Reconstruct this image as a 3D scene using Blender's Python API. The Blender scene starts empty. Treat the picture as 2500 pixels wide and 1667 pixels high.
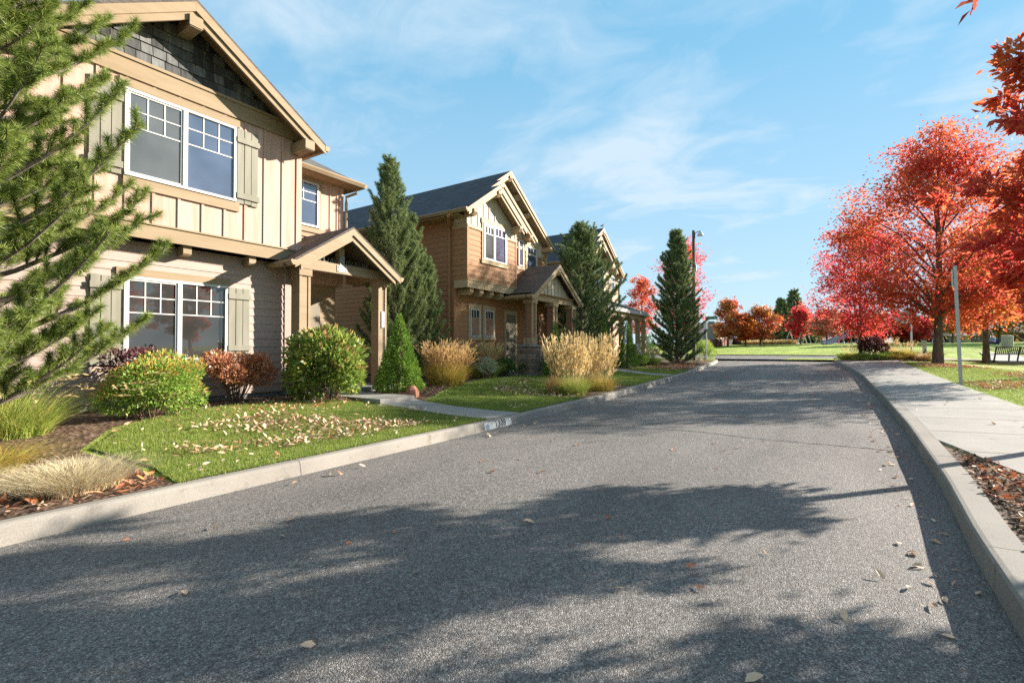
import bpy, math, random
import numpy as np
from mathutils import Vector, Matrix
# World frame: x runs along the street, y runs from the road towards the houses, z is up (metres).
rng = np.random.default_rng(7)
random.seed(7)
SC = bpy.context.scene
COL = SC.collection
R = math.radians

# ------------------------------------------------------------------ terrain
def interp(x, xs, ys): return float(np.interp(x, xs, ys))
def sm(x):
    x = max(0.0, min(1.0, x)); return x*x*(3-2*x)
ZS = [-40, 7, 10, 13, 17, 22, 26, 31, 35, 40, 46, 60, 78, 100, 200]
ZV = [0, 0, .03, .065, .125, .23, .34, .47, .57, .68, .79, 1.25, 1.95, 2.35, 2.6]
def zr(s): return interp(s, ZS, ZV)
KLS = [-40, 12, 17, 22, 26, 30, 33, 34.5, 35.5, 36]; KLV = [4.69, 4.75, 4.95, 5.1, 5.4, 5.65, 6.0, 6.6, 7.8, 9.5]
KRS = [-40, 3, 4.3, 6, 9.7, 14.5, 22, 29, 33, 34.3, 35.2, 35.8]; KRV = [-.7, -.72, -.76, -.87, -.98, -1.02, -.97, -.6, -.15, -.35, -1.3, -3.2]
def kL(s): return interp(s, KLS, KLV)
def kR(s): return interp(s, KRS, KRV)
def G(s, t):
    if s < 36 and t > 2:
        d = t-kL(s)-.16
        return zr(s)+.145+.25*sm(d/3.4)*(1-sm((s-26)/9))
    if t <= 2:
        d = kR(s)-.18-t
        k = .145*(1-sm((s-36)/6))
        base = zr(s); lo = base*.5+.06
        f = sm((d-2.5)/5)*(1-sm((s-44)/18))
        return (base+k+.06*sm(d/2))*(1-f)+(lo+k)*f
    return zr(s)

# ------------------------------------------------------------------ object helpers
def tag(o, label=None, cat=None, group=None, kind=None):
    if label: o['label'] = label
    if cat: o['category'] = cat
    if group: o['group'] = group
    if kind: o['kind'] = kind
    return o
def thing(name, label, cat, loc, group=None, rz=0.0):
    o = bpy.data.objects.new(name, None); COL.objects.link(o)
    o.location = loc; o.rotation_euler = (0, 0, rz)
    o.empty_display_size = .2
    return tag(o, label, cat, group)
def wloc(p):
    v = Vector((0, 0, 0))
    while p is not None:
        v = v+p.location; p = p.parent
    return v
def link_mesh(name, V, F, mat, parent=None, smooth=False, local=False):
    """V: (n,3) array, F: list of faces or (m,k) array."""
    V = np.asarray(V, dtype=np.float32).reshape(-1, 3)
    if parent is not None and not local:
        w = wloc(parent); V = V-np.array(w, dtype=np.float32)
    me = bpy.data.meshes.new(name)
    if isinstance(F, np.ndarray):
        m, k = F.shape
        me.vertices.add(len(V)); me.vertices.foreach_set('co', V.ravel())
        me.loops.add(m*k); me.loops.foreach_set('vertex_index', F.astype(np.int32).ravel())
        me.polygons.add(m)
        me.polygons.foreach_set('loop_start', np.arange(0, m*k, k, dtype=np.int32))
        me.polygons.foreach_set('loop_total', np.full(m, k, dtype=np.int32))
        me.update(calc_edges=True)
    else:
        me.from_pydata(V.tolist(), [], [list(f) for f in F]); me.update()
    if smooth:
        me.polygons.foreach_set('use_smooth', np.ones(len(me.polygons), dtype=bool))
    me.materials.append(mat)
    o = bpy.data.objects.new(name, me); COL.objects.link(o)
    if parent is not None: o.parent = parent
    return o

class MB:
    def __init__(self): self.v = []; self.f = []
    def add(self, vs, fs):
        b = len(self.v); self.v += [tuple(map(float, p)) for p in vs]; self.f += [[b+i for i in f] for f in fs]
        return self
    def poly(self, pts): return self.add(pts, [list(range(len(pts)))])
    def box(self, x0, x1, y0, y1, z0, z1):
        if x0 > x1: x0, x1 = x1, x0
        if y0 > y1: y0, y1 = y1, y0
        if z0 > z1: z0, z1 = z1, z0
        v = [(x0, y0, z0), (x1, y0, z0), (x1, y1, z0), (x0, y1, z0), (x0, y0, z1), (x1, y0, z1), (x1, y1, z1), (x0, y1, z1)]
        return self.add(v, [[0, 3, 2, 1], [4, 5, 6, 7], [0, 1, 5, 4], [1, 2, 6, 5], [2, 3, 7, 6], [3, 0, 4, 7]])
    def extrude(self, pts, d):
        """closed polygon pts (3d) extruded by vector d"""
        n = len(pts); a = [tuple(p) for p in pts]; b = [tuple(p[i]+d[i] for i in range(3)) for p in pts]
        fs = [list(range(n))[::-1], list(range(n, 2*n))]+[[i, (i+1) % n, n+(i+1) % n, n+i] for i in range(n)]
        return self.add(a+b, fs)
    def prism_y(self, pts, y0, y1): return self.extrude([(x, y0, z) for x, z in pts], (0, y1-y0, 0))
    def prism_x(self, pts, x0, x1): return self.extrude([(x0, y, z) for y, z in pts], (x1-x0, 0, 0))
    def bar(self, p, q, w, h, up=(0, 0, 1)):
        p, q = Vector(p), Vector(q); d = (q-p).normalized(); up = Vector(up)
        if abs(d.dot(up)) > .98: up = Vector((0, 1, 0))
        s = d.cross(up).normalized(); u = s.cross(d).normalized()
        c = [s*(a*w/2)+u*(b*h/2) for a, b in ((-1, -1), (1, -1), (1, 1), (-1, 1))]
        return self.add([p+k for k in c]+[q+k for k in c], [[3, 2, 1, 0], [4, 5, 6, 7], [0, 1, 5, 4], [1, 2, 6, 5], [2, 3, 7, 6], [3, 0, 4, 7]])
    def tube(self, pts, rad, n=8, cap=True):
        pts = [Vector(p) for p in pts]; b = len(self.v); rings = len(pts)
        if not hasattr(rad, '__len__'): rad = [rad]*rings
        ref = Vector((0, 0, 1))
        for i, p in enumerate(pts):
            d = (pts[min(i+1, rings-1)]-pts[max(i-1, 0)])
            d = d.normalized() if d.length > 1e-9 else Vector((0, 0, 1))
            a = d.cross(ref)
            if a.length < .05: a = d.cross(Vector((1, 0, 0)))
            a.normalize(); c = d.cross(a).normalized()
            for k in range(n):
                t = 2*math.pi*k/n
                self.v.append(tuple(p+(a*math.cos(t)+c*math.sin(t))*rad[i]))
        for i in range(rings-1):
            for k in range(n):
                k2 = (k+1) % n
                self.f.append([b+i*n+k, b+i*n+k2, b+(i+1)*n+k2, b+(i+1)*n+k])
        if cap:
            self.f.append([b+k for k in range(n)][::-1]); self.f.append([b+(rings-1)*n+k for k in range(n)])
        return self
    def lathe(self, c, prof, n=16):
        b = len(self.v)
        for r, z in prof:
            for k in range(n):
                t = 2*math.pi*k/n; self.v.append((c[0]+r*math.cos(t), c[1]+r*math.sin(t), c[2]+z))
        for i in range(len(prof)-1):
            for k in range(n):
                k2 = (k+1) % n; self.f.append([b+i*n+k, b+i*n+k2, b+(i+1)*n+k2, b+(i+1)*n+k])
        self.f.append([b+k for k in range(n)][::-1]); self.f.append([b+(len(prof)-1)*n+k for k in range(n)])
        return self
    def build(self, name, mat, parent=None, smooth=False): return link_mesh(name, np.array(self.v), self.f, mat, parent, smooth)
def struct(o, kind='structure'): o['kind'] = kind; return o

# ------------------------------------------------------------------ materials
def nt(name):
    m = bpy.data.materials.new(name); m.use_nodes = True
    t = m.node_tree; t.nodes.clear(); return m, t
def N(t, typ, **kw):
    n = t.nodes.new(typ)
    for k, v in kw.items():
        if k.startswith('i_'):
            key = k[2:].replace('_', ' ')
            n.inputs[key].default_value = v
        else: setattr(n, k, v)
    return n
def ramp(t, stops, interp='LINEAR'):
    n = t.nodes.new('ShaderNodeValToRGB'); cr = n.color_ramp; cr.interpolation = interp
    while len(cr.elements) > 1: cr.elements.remove(cr.elements[-1])
    cr.elements[0].position = stops[0][0]; cr.elements[0].color = (*stops[0][1], 1)
    for p, c in stops[1:]:
        e = cr.elements.new(p); e.color = (*c, 1)
    return n
def g3(v): return (v, v, v)
def out(t, sh):
    o = t.nodes.new('ShaderNodeOutputMaterial'); t.links.new(sh.outputs[0], o.inputs['Surface']); return o
def coord(t, scale=(1, 1, 1), rot=(0, 0, 0), kind='Object'):
    tc = t.nodes.new('ShaderNodeTexCoord'); mp = t.nodes.new('ShaderNodeMapping')
    mp.inputs['Scale'].default_value = scale; mp.inputs['Rotation'].default_value = rot
    t.links.new(tc.outputs[kind], mp.inputs['Vector']); return mp
def mixc(t, fac, a, b, mode='MIX'):
    n = t.nodes.new('ShaderNodeMix'); n.data_type = 'RGBA'; n.blend_type = mode
    for sock, val in ((n.inputs[0], fac), (n.inputs[6], a), (n.inputs[7], b)):
        if hasattr(val, 'links') or hasattr(val, 'is_linked'): t.links.new(val, sock)
        elif isinstance(val, (int, float)): sock.default_value = val
        else: sock.default_value = (*val, 1) if len(val) == 3 else val
    return n.outputs[2]
def noise(t, vec, scale, detail=4, rough=.55):
    n = N(t, 'ShaderNodeTexNoise', i_Scale=scale, i_Detail=detail, i_Roughness=rough)
    if vec is not None: t.links.new(vec.outputs[0], n.inputs['Vector'])
    return n
def bumpn(t, h, strength, dist=.01):
    b = N(t, 'ShaderNodeBump', i_Strength=strength, i_Distance=dist); t.links.new(h, b.inputs['Height']); return b
def pbsdf(t, col, rough=.8, spec=.3, metal=0.0, nrm=None):
    p = N(t, 'ShaderNodeBsdfPrincipled')
    if hasattr(col, 'is_linked'): t.links.new(col, p.inputs['Base Color'])
    else: p.inputs['Base Color'].default_value = (*col, 1)
    if hasattr(rough, 'is_linked'): t.links.new(rough, p.inputs['Roughness'])
    else: p.inputs['Roughness'].default_value = rough
    p.inputs['Specular IOR Level'].default_value = spec; p.inputs['Metallic'].default_value = metal
    if nrm is not None: t.links.new(nrm.outputs[0], p.inputs['Normal'])
    return p
def simple(name, c1, c2=None, scale=6, rough=.8, spec=.3, bump=.0, stretch=(1, 1, 1), detail=5, metal=0, lo=.35, hi=.65, island=0.0, dist=.01):
    m, t = nt(name)
    mp = coord(t, stretch)
    nz = noise(t, mp, scale, detail)
    c2 = c2 or tuple(v*.8 for v in c1)
    rp = ramp(t, [(lo, c1), (hi, c2)]); t.links.new(nz.outputs['Fac'], rp.inputs['Fac'])
    col = rp.outputs[0]
    if island:
        ge = N(t, 'ShaderNodeNewGeometry'); r2 = ramp(t, [(0, g3(1-island)), (1, g3(1+island))])
        t.links.new(ge.outputs['Random Per Island'], r2.inputs['Fac'])
        col = mixc(t, 1.0, col, r2.outputs[0], 'MULTIPLY')
    b = bumpn(t, nz.outputs['Fac'], bump, dist) if bump else None
    out(t, pbsdf(t, col, rough, spec, metal, b)); return m
def leafmat(name, cols, trans=.4, rough=.5, spec=.25, clump=None, clump_scale=1.2, gain=1.55):
    """cols: list of colours picked per leaf; clump: second list mixed in by patches through the crown."""
    m, t = nt(name)
    gn = lambda c: tuple(v*gain/(1+(gain-1)*max(c)) for v in c)
    cols = [gn(c) for c in cols]; clump = [gn(c) for c in clump] if clump else None
    ge = N(t, 'ShaderNodeNewGeometry')
    def rr(cs):
        n = len(cs); r = ramp(t, [((i+.0)/max(1, n-1), c) for i, c in enumerate(cs)])
        t.links.new(ge.outputs['Random Per Island'], r.inputs['Fac']); return r.outputs[0]
    col = rr(cols)
    if clump:
        nz = noise(t, None, clump_scale, 2); t.links.new(ge.outputs['Position'], nz.inputs['Vector'])
        cr = ramp(t, [(.42, g3(0)), (.58, g3(1))]); t.links.new(nz.outputs['Fac'], cr.inputs['Fac'])
        col = mixc(t, cr.outputs[0], col, rr(clump))
    p = pbsdf(t, col, rough, spec)
    tr = N(t, 'ShaderNodeBsdfTranslucent'); t.links.new(col, tr.inputs['Color'])
    mx = N(t, 'ShaderNodeMixShader', i_Fac=trans)
    t.links.new(p.outputs[0], mx.inputs[1]); t.links.new(tr.outputs[0], mx.inputs[2])
    out(t, mx); return m
def glassmat(name, dark, refl=.5, tint=(1, 1, 1)):
    m, t = nt(name)
    mp = coord(t); nz = noise(t, mp, 1.3, 2)
    rp = ramp(t, [(.3, tuple(v*.7 for v in dark)), (.7, tuple(v*1.3 for v in dark))]); t.links.new(nz.outputs['Fac'], rp.inputs['Fac'])
    nb = noise(t, mp, .9, 1); b = bumpn(t, nb.outputs['Fac'], .05, .02)
    d = pbsdf(t, rp.outputs[0], .9, .0)
    gl = N(t, 'ShaderNodeBsdfGlossy', i_Roughness=.015); gl.inputs['Color'].default_value = (*tint, 1)
    t.links.new(b.outputs[0], gl.inputs['Normal'])
    fr = N(t, 'ShaderNodeFresnel', i_IOR=1.5)
    mt = N(t, 'ShaderNodeMath', operation='ADD'); mt.inputs[1].default_value = refl; mt.use_clamp = True
    t.links.new(fr.outputs[0], mt.inputs[0])
    mx = N(t, 'ShaderNodeMixShader'); t.links.new(mt.outputs[0], mx.inputs[0])
    t.links.new(d.outputs[0], mx.inputs[1]); t.links.new(gl.outputs[0], mx.inputs[2])
    out(t, mx); return m
def roofmat(name, c1, c2, axis, kz=1.75):
    m, t = nt(name)
    tc = N(t, 'ShaderNodeTexCoord'); sp = N(t, 'ShaderNodeSeparateXYZ'); t.links.new(tc.outputs['Object'], sp.inputs[0])
    mz = N(t, 'ShaderNodeMath', operation='MULTIPLY'); mz.inputs[1].default_value = kz; t.links.new(sp.outputs['Z'], mz.inputs[0])
    cb = N(t, 'ShaderNodeCombineXYZ'); t.links.new(sp.outputs[axis], cb.inputs['X']); t.links.new(mz.outputs[0], cb.inputs['Y'])
    br = N(t, 'ShaderNodeTexBrick', i_Scale=1.0); br.inputs['Brick Width'].default_value = .3; br.inputs['Row Height'].default_value = .14
    br.inputs['Mortar Size'].default_value = .006; br.inputs['Mortar Smooth'].default_value = .3
    br.inputs['Color1'].default_value = (*c1, 1); br.inputs['Color2'].default_value = (*c2, 1); br.inputs['Mortar'].default_value = (*tuple(v*.35 for v in c1), 1)
    t.links.new(cb.outputs[0], br.inputs['Vector'])
    nz = N(t, 'ShaderNodeTexNoise', i_Scale=60.0, i_Detail=3.0); t.links.new(tc.outputs['Object'], nz.inputs['Vector'])
    rp = ramp(t, [(.3, g3(.65)), (.7, g3(1.35))]); t.links.new(nz.outputs['Fac'], rp.inputs['Fac'])
    col = mixc(t, 1.0, br.outputs['Color'], rp.outputs[0], 'MULTIPLY')
    # each course is a little wedge: height rises towards its lower edge
    fr = N(t, 'ShaderNodeMath', operation='DIVIDE'); fr.inputs[1].default_value = .14; t.links.new(mz.outputs[0], fr.inputs[0])
    f2 = N(t, 'ShaderNodeMath', operation='FRACT'); t.links.new(fr.outputs[0], f2.inputs[0])
    f3 = N(t, 'ShaderNodeMath', operation='SUBTRACT'); f3.inputs[0].default_value = 1; t.links.new(f2.outputs[0], f3.inputs[1])
    ad = N(t, 'ShaderNodeMath', operation='MULTIPLY_ADD'); ad.inputs[1].default_value = .35; t.links.new(nz.outputs['Fac'], ad.inputs[0]); t.links.new(f3.outputs[0], ad.inputs[2])
    b = bumpn(t, ad.outputs[0], .8, .02)
    out(t, pbsdf(t, col, .85, .2, 0, b)); return m

MT = {}
def mats():
    # road
    m, t = nt('asphalt'); mp = coord(t)
    vo = N(t, 'ShaderNodeTexVoronoi', i_Scale=160.0); t.links.new(mp.outputs[0], vo.inputs['Vector'])
    sp = N(t, 'ShaderNodeSeparateColor'); t.links.new(vo.outputs['Color'], sp.inputs[0])
    rp = ramp(t, [(0, g3(.07)), (.5, g3(.135)), (.85, g3(.20)), (1, (.38, .37, .345))]); t.links.new(sp.outputs[0], rp.inputs['Fac'])
    n2 = noise(t, coord(t, (.3, 1.1, 1)), .9, 6, .6); r2 = ramp(t, [(.3, g3(.74)), (.5, g3(1.0)), (.7, g3(1.2))]); t.links.new(n2.outputs['Fac'], r2.inputs['Fac'])
    n3 = noise(t, mp, 42, 3); r3 = ramp(t, [(.35, g3(.72)), (.65, g3(1.28))]); t.links.new(n3.outputs['Fac'], r3.inputs['Fac'])
    col = mixc(t, 1.0, mixc(t, 1.0, rp.outputs[0], r2.outputs[0], 'MULTIPLY'), r3.outputs[0], 'MULTIPLY')
    n5 = noise(t, mp, 2.3, 6, .65); r5 = ramp(t, [(.27, g3(.6)), (.36, g3(1)), (.64, g3(1)), (.75, g3(1.16))]); t.links.new(n5.outputs['Fac'], r5.inputs['Fac']); col = mixc(t, 1.0, col, r5.outputs[0], 'MULTIPLY')
    col = mixc(t, 1.0, col, (1.04, .945, .88), 'MULTIPLY')
    n4 = noise(t, mp, 120, 3)
    ad = N(t, 'ShaderNodeMath', operation='SUBTRACT'); t.links.new(n4.outputs['Fac'], ad.inputs[0]); t.links.new(vo.outputs['Distance'], ad.inputs[1])
    b = bumpn(t, ad.outputs[0], .8, .008)
    out(t, pbsdf(t, col, .75, .3, 0, b)); MT['asphalt'] = m
    # concrete
    def conc(name, c, sc=1.0):
        m, t = nt(name); mp = coord(t)
        a = noise(t, mp, 1.1, 6, .6); ra = ramp(t, [(.3, tuple(v*.82 for v in c)), (.7, tuple(v*1.1 for v in c))]); t.links.new(a.outputs['Fac'], ra.inputs['Fac'])
        f = noise(t, mp, 90, 2); rf = ramp(t, [(.3, g3(.86)), (.7, g3(1.12))]); t.links.new(f.outputs['Fac'], rf.inputs['Fac'])
        d = noise(t, mp, 5, 7, .7); rd = ramp(t, [(.28, (.62, .58, .52)), (.42, g3(1))]); t.links.new(d.outputs['Fac'], rd.inputs['Fac'])
        col = mixc(t, 1.0, mixc(t, 1.0, ra.outputs[0], rf.outputs[0], 'MULTIPLY'), rd.outputs[0], 'MULTIPLY')
        b = bumpn(t, f.outputs['Fac'], .35, .004)
        out(t, pbsdf(t, col, .85, .25, 0, b)); return m
    MT['concrete'] = conc('concrete', (.275, .257, .232)); MT['kerb'] = conc('kerb_concrete', (.235, .213, .185)); MT['found'] = conc('foundation', (.2, .2, .2))
    # soil / mulch
    m, t = nt('mulch'); mp = coord(t)
    vo = N(t, 'ShaderNodeTexVoronoi', i_Scale=28.0); mp2 = coord(t, (1.0, .75, 1), (0, 0, .6)); t.links.new(mp2.outputs[0], vo.inputs['Vector'])
    sp = N(t, 'ShaderNodeSeparateColor'); t.links.new(vo.outputs['Color'], sp.inputs[0])
    rp = ramp(t, [(0, (.05, .03, .02)), (.5, (.095, .06, .04)), (.85, (.14, .09, .06)), (1, (.22, .15, .105))]); t.links.new(sp.outputs[0], rp.inputs['Fac'])
    b = bumpn(t, vo.outputs['Distance'], .6, .015)
    out(t, pbsdf(t, rp.outputs[0], .9, .15, 0, b)); MT['mulch'] = m
    # grass base
    def turf(name, c1, c2, c3):
        m, t = nt(name); mp = coord(t)
        a = noise(t, mp, .55, 5); b_ = noise(t, mp, 34, 4, .7); c_ = noise(t, coord(t, (.15, 1, 1)), 1.2, 3)
        ra = ramp(t, [(.32, c1), (.55, c2), (.72, c3)]); t.links.new(a.outputs['Fac'], ra.inputs['Fac'])
        rb = ramp(t, [(.3, g3(.55)), (.7, g3(1.4))]); t.links.new(b_.outputs['Fac'], rb.inputs['Fac'])
        rc = ramp(t, [(.35, g3(.85)), (.65, g3(1.15))]); t.links.new(c_.outputs['Fac'], rc.inputs['Fac'])
        col = mixc(t, 1.0, mixc(t, 1.0, ra.outputs[0], rb.outputs[0], 'MULTIPLY'), rc.outputs[0], 'MULTIPLY')
        b = bumpn(t, b_.outputs['Fac'], 1.0, .04)
        out(t, pbsdf(t, col, .9, .1, 0, b)); return m
    MT['turf'] = turf('turf', (.09, .13, .022), (.14, .18, .035), (.2, .22, .055))
    MT['parkturf'] = turf('park_turf', (.21, .28, .05), (.27, .33, .07), (.33, .37, .1))
    MT['blade'] = leafmat('grass_blade', [(.07, .12, .018), (.13, .185, .03), (.2, .245, .05), (.3, .28, .09)], .35)
    # house paints
    MT['tanwood'] = simple('peach_stained_boards', (0.477, 0.322, 0.267), (0.391, 0.252, 0.191), 14, .7, .2, .15, (1, 1, .06), island=.06)
    MT['trim'] = simple('tan_trim_paint', (0.276, 0.203, 0.126), (0.234, 0.169, 0.098), 9, .65, .25, .08, (.15, .15, 1))
    MT['cream'] = simple('cream_lap_siding', (0.354, 0.272, 0.237), (0.319, 0.238, 0.200), 5, .65, .25, .06, (.2, 1, 3))
    MT['sage'] = simple('sage_shutter_paint', (0.225, 0.21, 0.165), (0.18, 0.17, 0.13), 8, .7, .25, .1, (1, 1, .15))
    MT['white'] = simple('white_vinyl', (0.462, 0.456, 0.431), (0.437, 0.431, 0.406), 3, .4, .4)
    MT['terra'] = simple('terracotta_siding', (0.30, 0.152, 0.07), (0.262, 0.128, 0.058), 5, .7, .2, .06, (.2, 1, 3))
    MT['terrapost'] = simple('terracotta_post_paint', (0.285, 0.150, 0.086), (0.255, 0.128, 0.075), 6, .65, .25)
    MT['h2trim'] = simple('straw_trim_paint', (0.388, 0.276, 0.158), (0.337, 0.238, 0.131), 7, .65, .25, .06, (.2, .2, 1))
    MT['ivory'] = simple('ivory_board_paint', (0.472, 0.405, 0.299), (0.429, 0.365, 0.262), 7, .65, .25, .05, (1, 1, .1))
    MT['door'] = simple('olive_door_paint', (.16, .13, .08), (.13, .105, .065), 8, .5, .35)
    MT['shake'] = simple('weathered_grey_shakes', (.12, .12, .115), (.06, .06, .06), 16, .9, .15, .5, (1, 1, .12), island=.6)
    MT['roofA'] = roofmat('brown_grey_shingles', (.10, .082, .07), (.07, .058, .052), 'Y'); MT['roofAx'] = roofmat('grey_shingles_eaves', (.12, .115, .105), (.085, .082, .078), 'X')
    MT['roofB'] = roofmat('charcoal_shingles', (.065, .066, .075), (.04, .042, .05), 'Y'); MT['roofBx'] = roofmat('charcoal_shingles_eaves', (.1, .105, .105), (.08, .085, .085), 'X')
    MT['soffit'] = simple('brown_soffit', (.3, .2, .11), (.26, .17, .09), 5, .8, .2)
    MT['metal'] = simple('galvanised_steel', (.42, .42, .42), (.36, .36, .37), 12, .45, .5, metal=.6)
    MT['gal'] = simple('grey_bracket_paint', (.2, .2, .2), (.17, .17, .17), 12, .5, .5)
    MT['black'] = simple('black_paint', (.02, .02, .02), (.025, .025, .025), 10, .4, .5)
    MT['copper'] = simple('rain_chain_iron', (.1, .07, .05), (.06, .045, .035), 20, .5, .5, metal=.5)
    MT['stone'] = simple('stacked_ledge_stone', (.28, .21, .16), (.16, .12, .1), 8, .85, .2, .5, island=.35)
    MT['glass'] = glassmat('window_glass', (.03, .031, .03), .045); MT['glassup'] = glassmat('upper_window_glass', (.075, .08, .08), .04)
    MT['glassblue'] = glassmat('sky_window_glass', (.055, .07, .11), .10)
    MT['blind'] = simple('wood_blind', (.42, .25, .15), (.36, .2, .12), 6, .6)
    # bark, timber
    MT['bark'] = simple('grey_brown_bark', (.15, .115, .085), (.07, .052, .04), 9, .9, .15, .8, (1, 1, .25))
    MT['pinebark'] = simple('pine_bark', (.19, .16, .13), (.09, .07, .055), 12, .9, .15, .8, (1, 1, .3))
    MT['postwood'] = simple('weathered_timber_post', (0.110, 0.087, 0.080), (0.072, 0.058, 0.055), 9, .85, .2, .3, (1, 1, .1))
    MT['rustfence'] = simple('rust_red_fence', (.19, .075, .055), (.13, .05, .04), 7, .85, .2, .2, (1, 1, .1), island=.2)
    MT['darkfence'] = simple('dark_fence_boards', (.05, .042, .038), (.035, .03, .028), 7, .9, .15, .2, (1, 1, .1), island=.25)
    MT['brownhouse'] = simple('brown_house_siding', (.10, .065, .055), (.08, .05, .045), 5, .8, .2)
    MT['farroof'] = simple('far_grey_roof', (.2, .195, .19), (.16, .155, .15), 10, .85, .2)
    MT['slide'] = simple('blue_grey_plastic', (.22, .27, .42), (.19, .24, .38), 4, .45, .4)
    MT['slat'] = simple('pale_timber_slats', (.42, .37, .3), (.34, .29, .23), 8, .8, .2, island=.12)
    # foliage
    MT['needle'] = leafmat('pine_needles', [(.045, .075, .018), (.10, .15, .03), (.17, .215, .042), (.27, .28, .075)], .3, .4, .35)
    MT['needle2'] = leafmat('blue_green_needles', [(.05, .08, .035), (.11, .15, .055), (.16, .2, .075), (.22, .25, .1)], .25, .5, .25)
    MT['needledk'] = leafmat('dark_spruce_needles', [(.015, .032, .018), (.03, .055, .028), (.05, .08, .04)], .15, .55, .2)
    MT['cone'] = leafmat('dwarf_spruce_sprays', [(.06, .12, .018), (.12, .2, .03), (.18, .27, .045)], .25, .55, .2)
    MT['spirea'] = leafmat('spirea_leaves', [(.10, .2, .03), (.18, .28, .05), (.28, .33, .07)], .35, .5, .25)
    MT['spireatip'] = leafmat('spirea_autumn_tips', [(.4, .2, .05), (.5, .28, .07), (.4, .3, .08), (.45, .13, .07)], .35)
    MT['brownleaf'] = leafmat('bronze_leaves', [(.2, .07, .04), (.34, .13, .07), (.46, .24, .15), (.5, .26, .08)], .3, .35, .45)
    MT['shrub'] = leafmat('glossy_shrub_leaves', [(.06, .11, .02), (.12, .18, .03), (.2, .26, .05), (.33, .33, .08)], .4, .35, .45)
    MT['shrubtip'] = leafmat('shrub_tip_leaves', [(.3, .22, .08), (.34, .15, .08), (.26, .28, .07)], .35)
    MT['barberry'] = leafmat('plum_leaves', [(.035, .014, .018), (.08, .03, .035), (.13, .05, .05)], .25, .45, .3)
    MT['fescue'] = leafmat('dry_fescue', [(.33, .26, .14), (.5, .41, .25), (.62, .53, .36), (.4, .36, .25)], .35)
    MT['straw'] = leafmat('straw_plumes', [(.4, .28, .12), (.56, .42, .2), (.68, .54, .3)], .35)
    MT['greenblade'] = leafmat('ornamental_grass_blades', [(.1, .17, .03), (.2, .27, .05), (.32, .34, .08), (.4, .35, .11)], .35)
    MT['goldblade'] = leafmat('golden_grass_blades', [(.22, .25, .04), (.36, .33, .06), (.46, .33, .09), (.42, .22, .09)], .35)
    MT['tanhaze'] = leafmat('rusty_seed_heads', [(.42, .27, .12), (.5, .36, .16), (.42, .22, .1)], .35)
    MT['bluefescue'] = leafmat('silver_leaves', [(.3, .32, .22), (.4, .4, .29), (.22, .26, .15)], .3)
    MT['boxwood'] = leafmat('boxwood_leaves', [(.025, .07, .012), (.05, .11, .02), (.09, .16, .03)], .25, .4, .35)
    MT['willow'] = leafmat('yellow_green_leaves', [(.14, .22, .035), (.22, .3, .05), (.3, .36, .08)], .4)
    MT['maple'] = leafmat('orange_red_leaves', [(.36, .045, .03), (.52, .10, .04), (.6, .16, .055), (.6, .25, .08)], .62, .6, .15, [(.4, .04, .045), (.52, .075, .055), (.58, .13, .065)], .55, gain=1.3)
    MT['mapleorange'] = leafmat('orange_leaves', [(.45, .10, .025), (.6, .2, .04), (.65, .3, .06)], .62, .6, .15, [(.5, .08, .03), (.6, .13, .05)], .5, gain=1.65)
    MT['maplered'] = leafmat('crimson_leaves', [(.32, .02, .035), (.5, .045, .06), (.62, .09, .09)], .62, .6, .15, [(.45, .05, .04), (.58, .12, .06)], .6, gain=1.65)
    MT['mapledark'] = leafmat('maroon_leaves', [(.14, .025, .025), (.3, .05, .04), (.48, .1, .05)], .62, .45, .3, [(.5, .12, .04), (.6, .22, .06)], .7, gain=1.65)
    MT['mixleaf'] = leafmat('red_and_olive_leaves', [(.3, .05, .035), (.42, .08, .045), (.5, .15, .05)], .4, .5, .2, [(.16, .12, .03), (.38, .13, .045), (.48, .2, .05)], .35)
    MT['paleleaf'] = leafmat('faded_copper_leaves', [(.28, .12, .08), (.4, .2, .12), (.5, .28, .17)], .4)
    MT['oliveleaf'] = leafmat('olive_autumn_leaves', [(.05, .065, .015), (.1, .1, .02), (.22, .15, .03), (.14, .07, .02)], .35)
    MT['chip'] = leafmat('bark_chips', [(.05, .03, .02), (.1, .06, .04), (.17, .11, .07), (.28, .19, .13)], .0, .9, .1)
    MT['litter'] = leafmat('fallen_leaf_litter', [(.24, .11, .06), (.42, .25, .15), (.54, .38, .25), (.6, .47, .34)], .15, .6, .25)
    MT['litterred'] = leafmat('red_leaf_litter', [(.22, .08, .05), (.38, .14, .07), (.5, .16, .05), (.5, .34, .22), (.42, .28, .18)], .15, .6, .25)
    MT['stem'] = simple('twig_bark', (.16, .1, .07), (.1, .065, .045), 20, .85, .2)
    MT['paint_dark'] = simple('stencil_black', (.02, .022, .025), (.04, .04, .04), 25, .8, .2)
    MT['paint_white'] = simple('stencil_white', (.52, .53, .52), (.4, .4, .38), 22, .8, .2)
    MT['paint_blue'] = simple('faded_blue_stencil', (.22, .36, .52), (.34, .42, .5), 22, .8, .2)
    MT['signgreen'] = simple('sign_green', (.0, .16, .085), (.0, .14, .075), 4, .45, .4)
    MT['signwhite'] = simple('sign_white', (0.560, 0.560, 0.560), (0.512, 0.512, 0.528), 4, .45, .4)
    MT['signred'] = simple('faded_sign_red', (.5, .2, .2), (.45, .25, .25), 6, .5, .4)
    MT['skin'] = simple('skin', (.42, .25, .17), (.4, .23, .16), 6, .55, .4)
    MT['denim'] = simple('blue_jeans', (.03, .045, .12), (.025, .035, .09), 20, .85, .2)
    MT['shirt'] = simple('blue_white_shirt', (.12, .17, .5), (.5, .52, .6), 3, .8, .2, stretch=(1, 1, 4), lo=.48, hi=.52)
    MT['hair'] = simple('dark_hair', (.02, .015, .012), (.03, .02, .016), 20, .5, .4)
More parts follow.
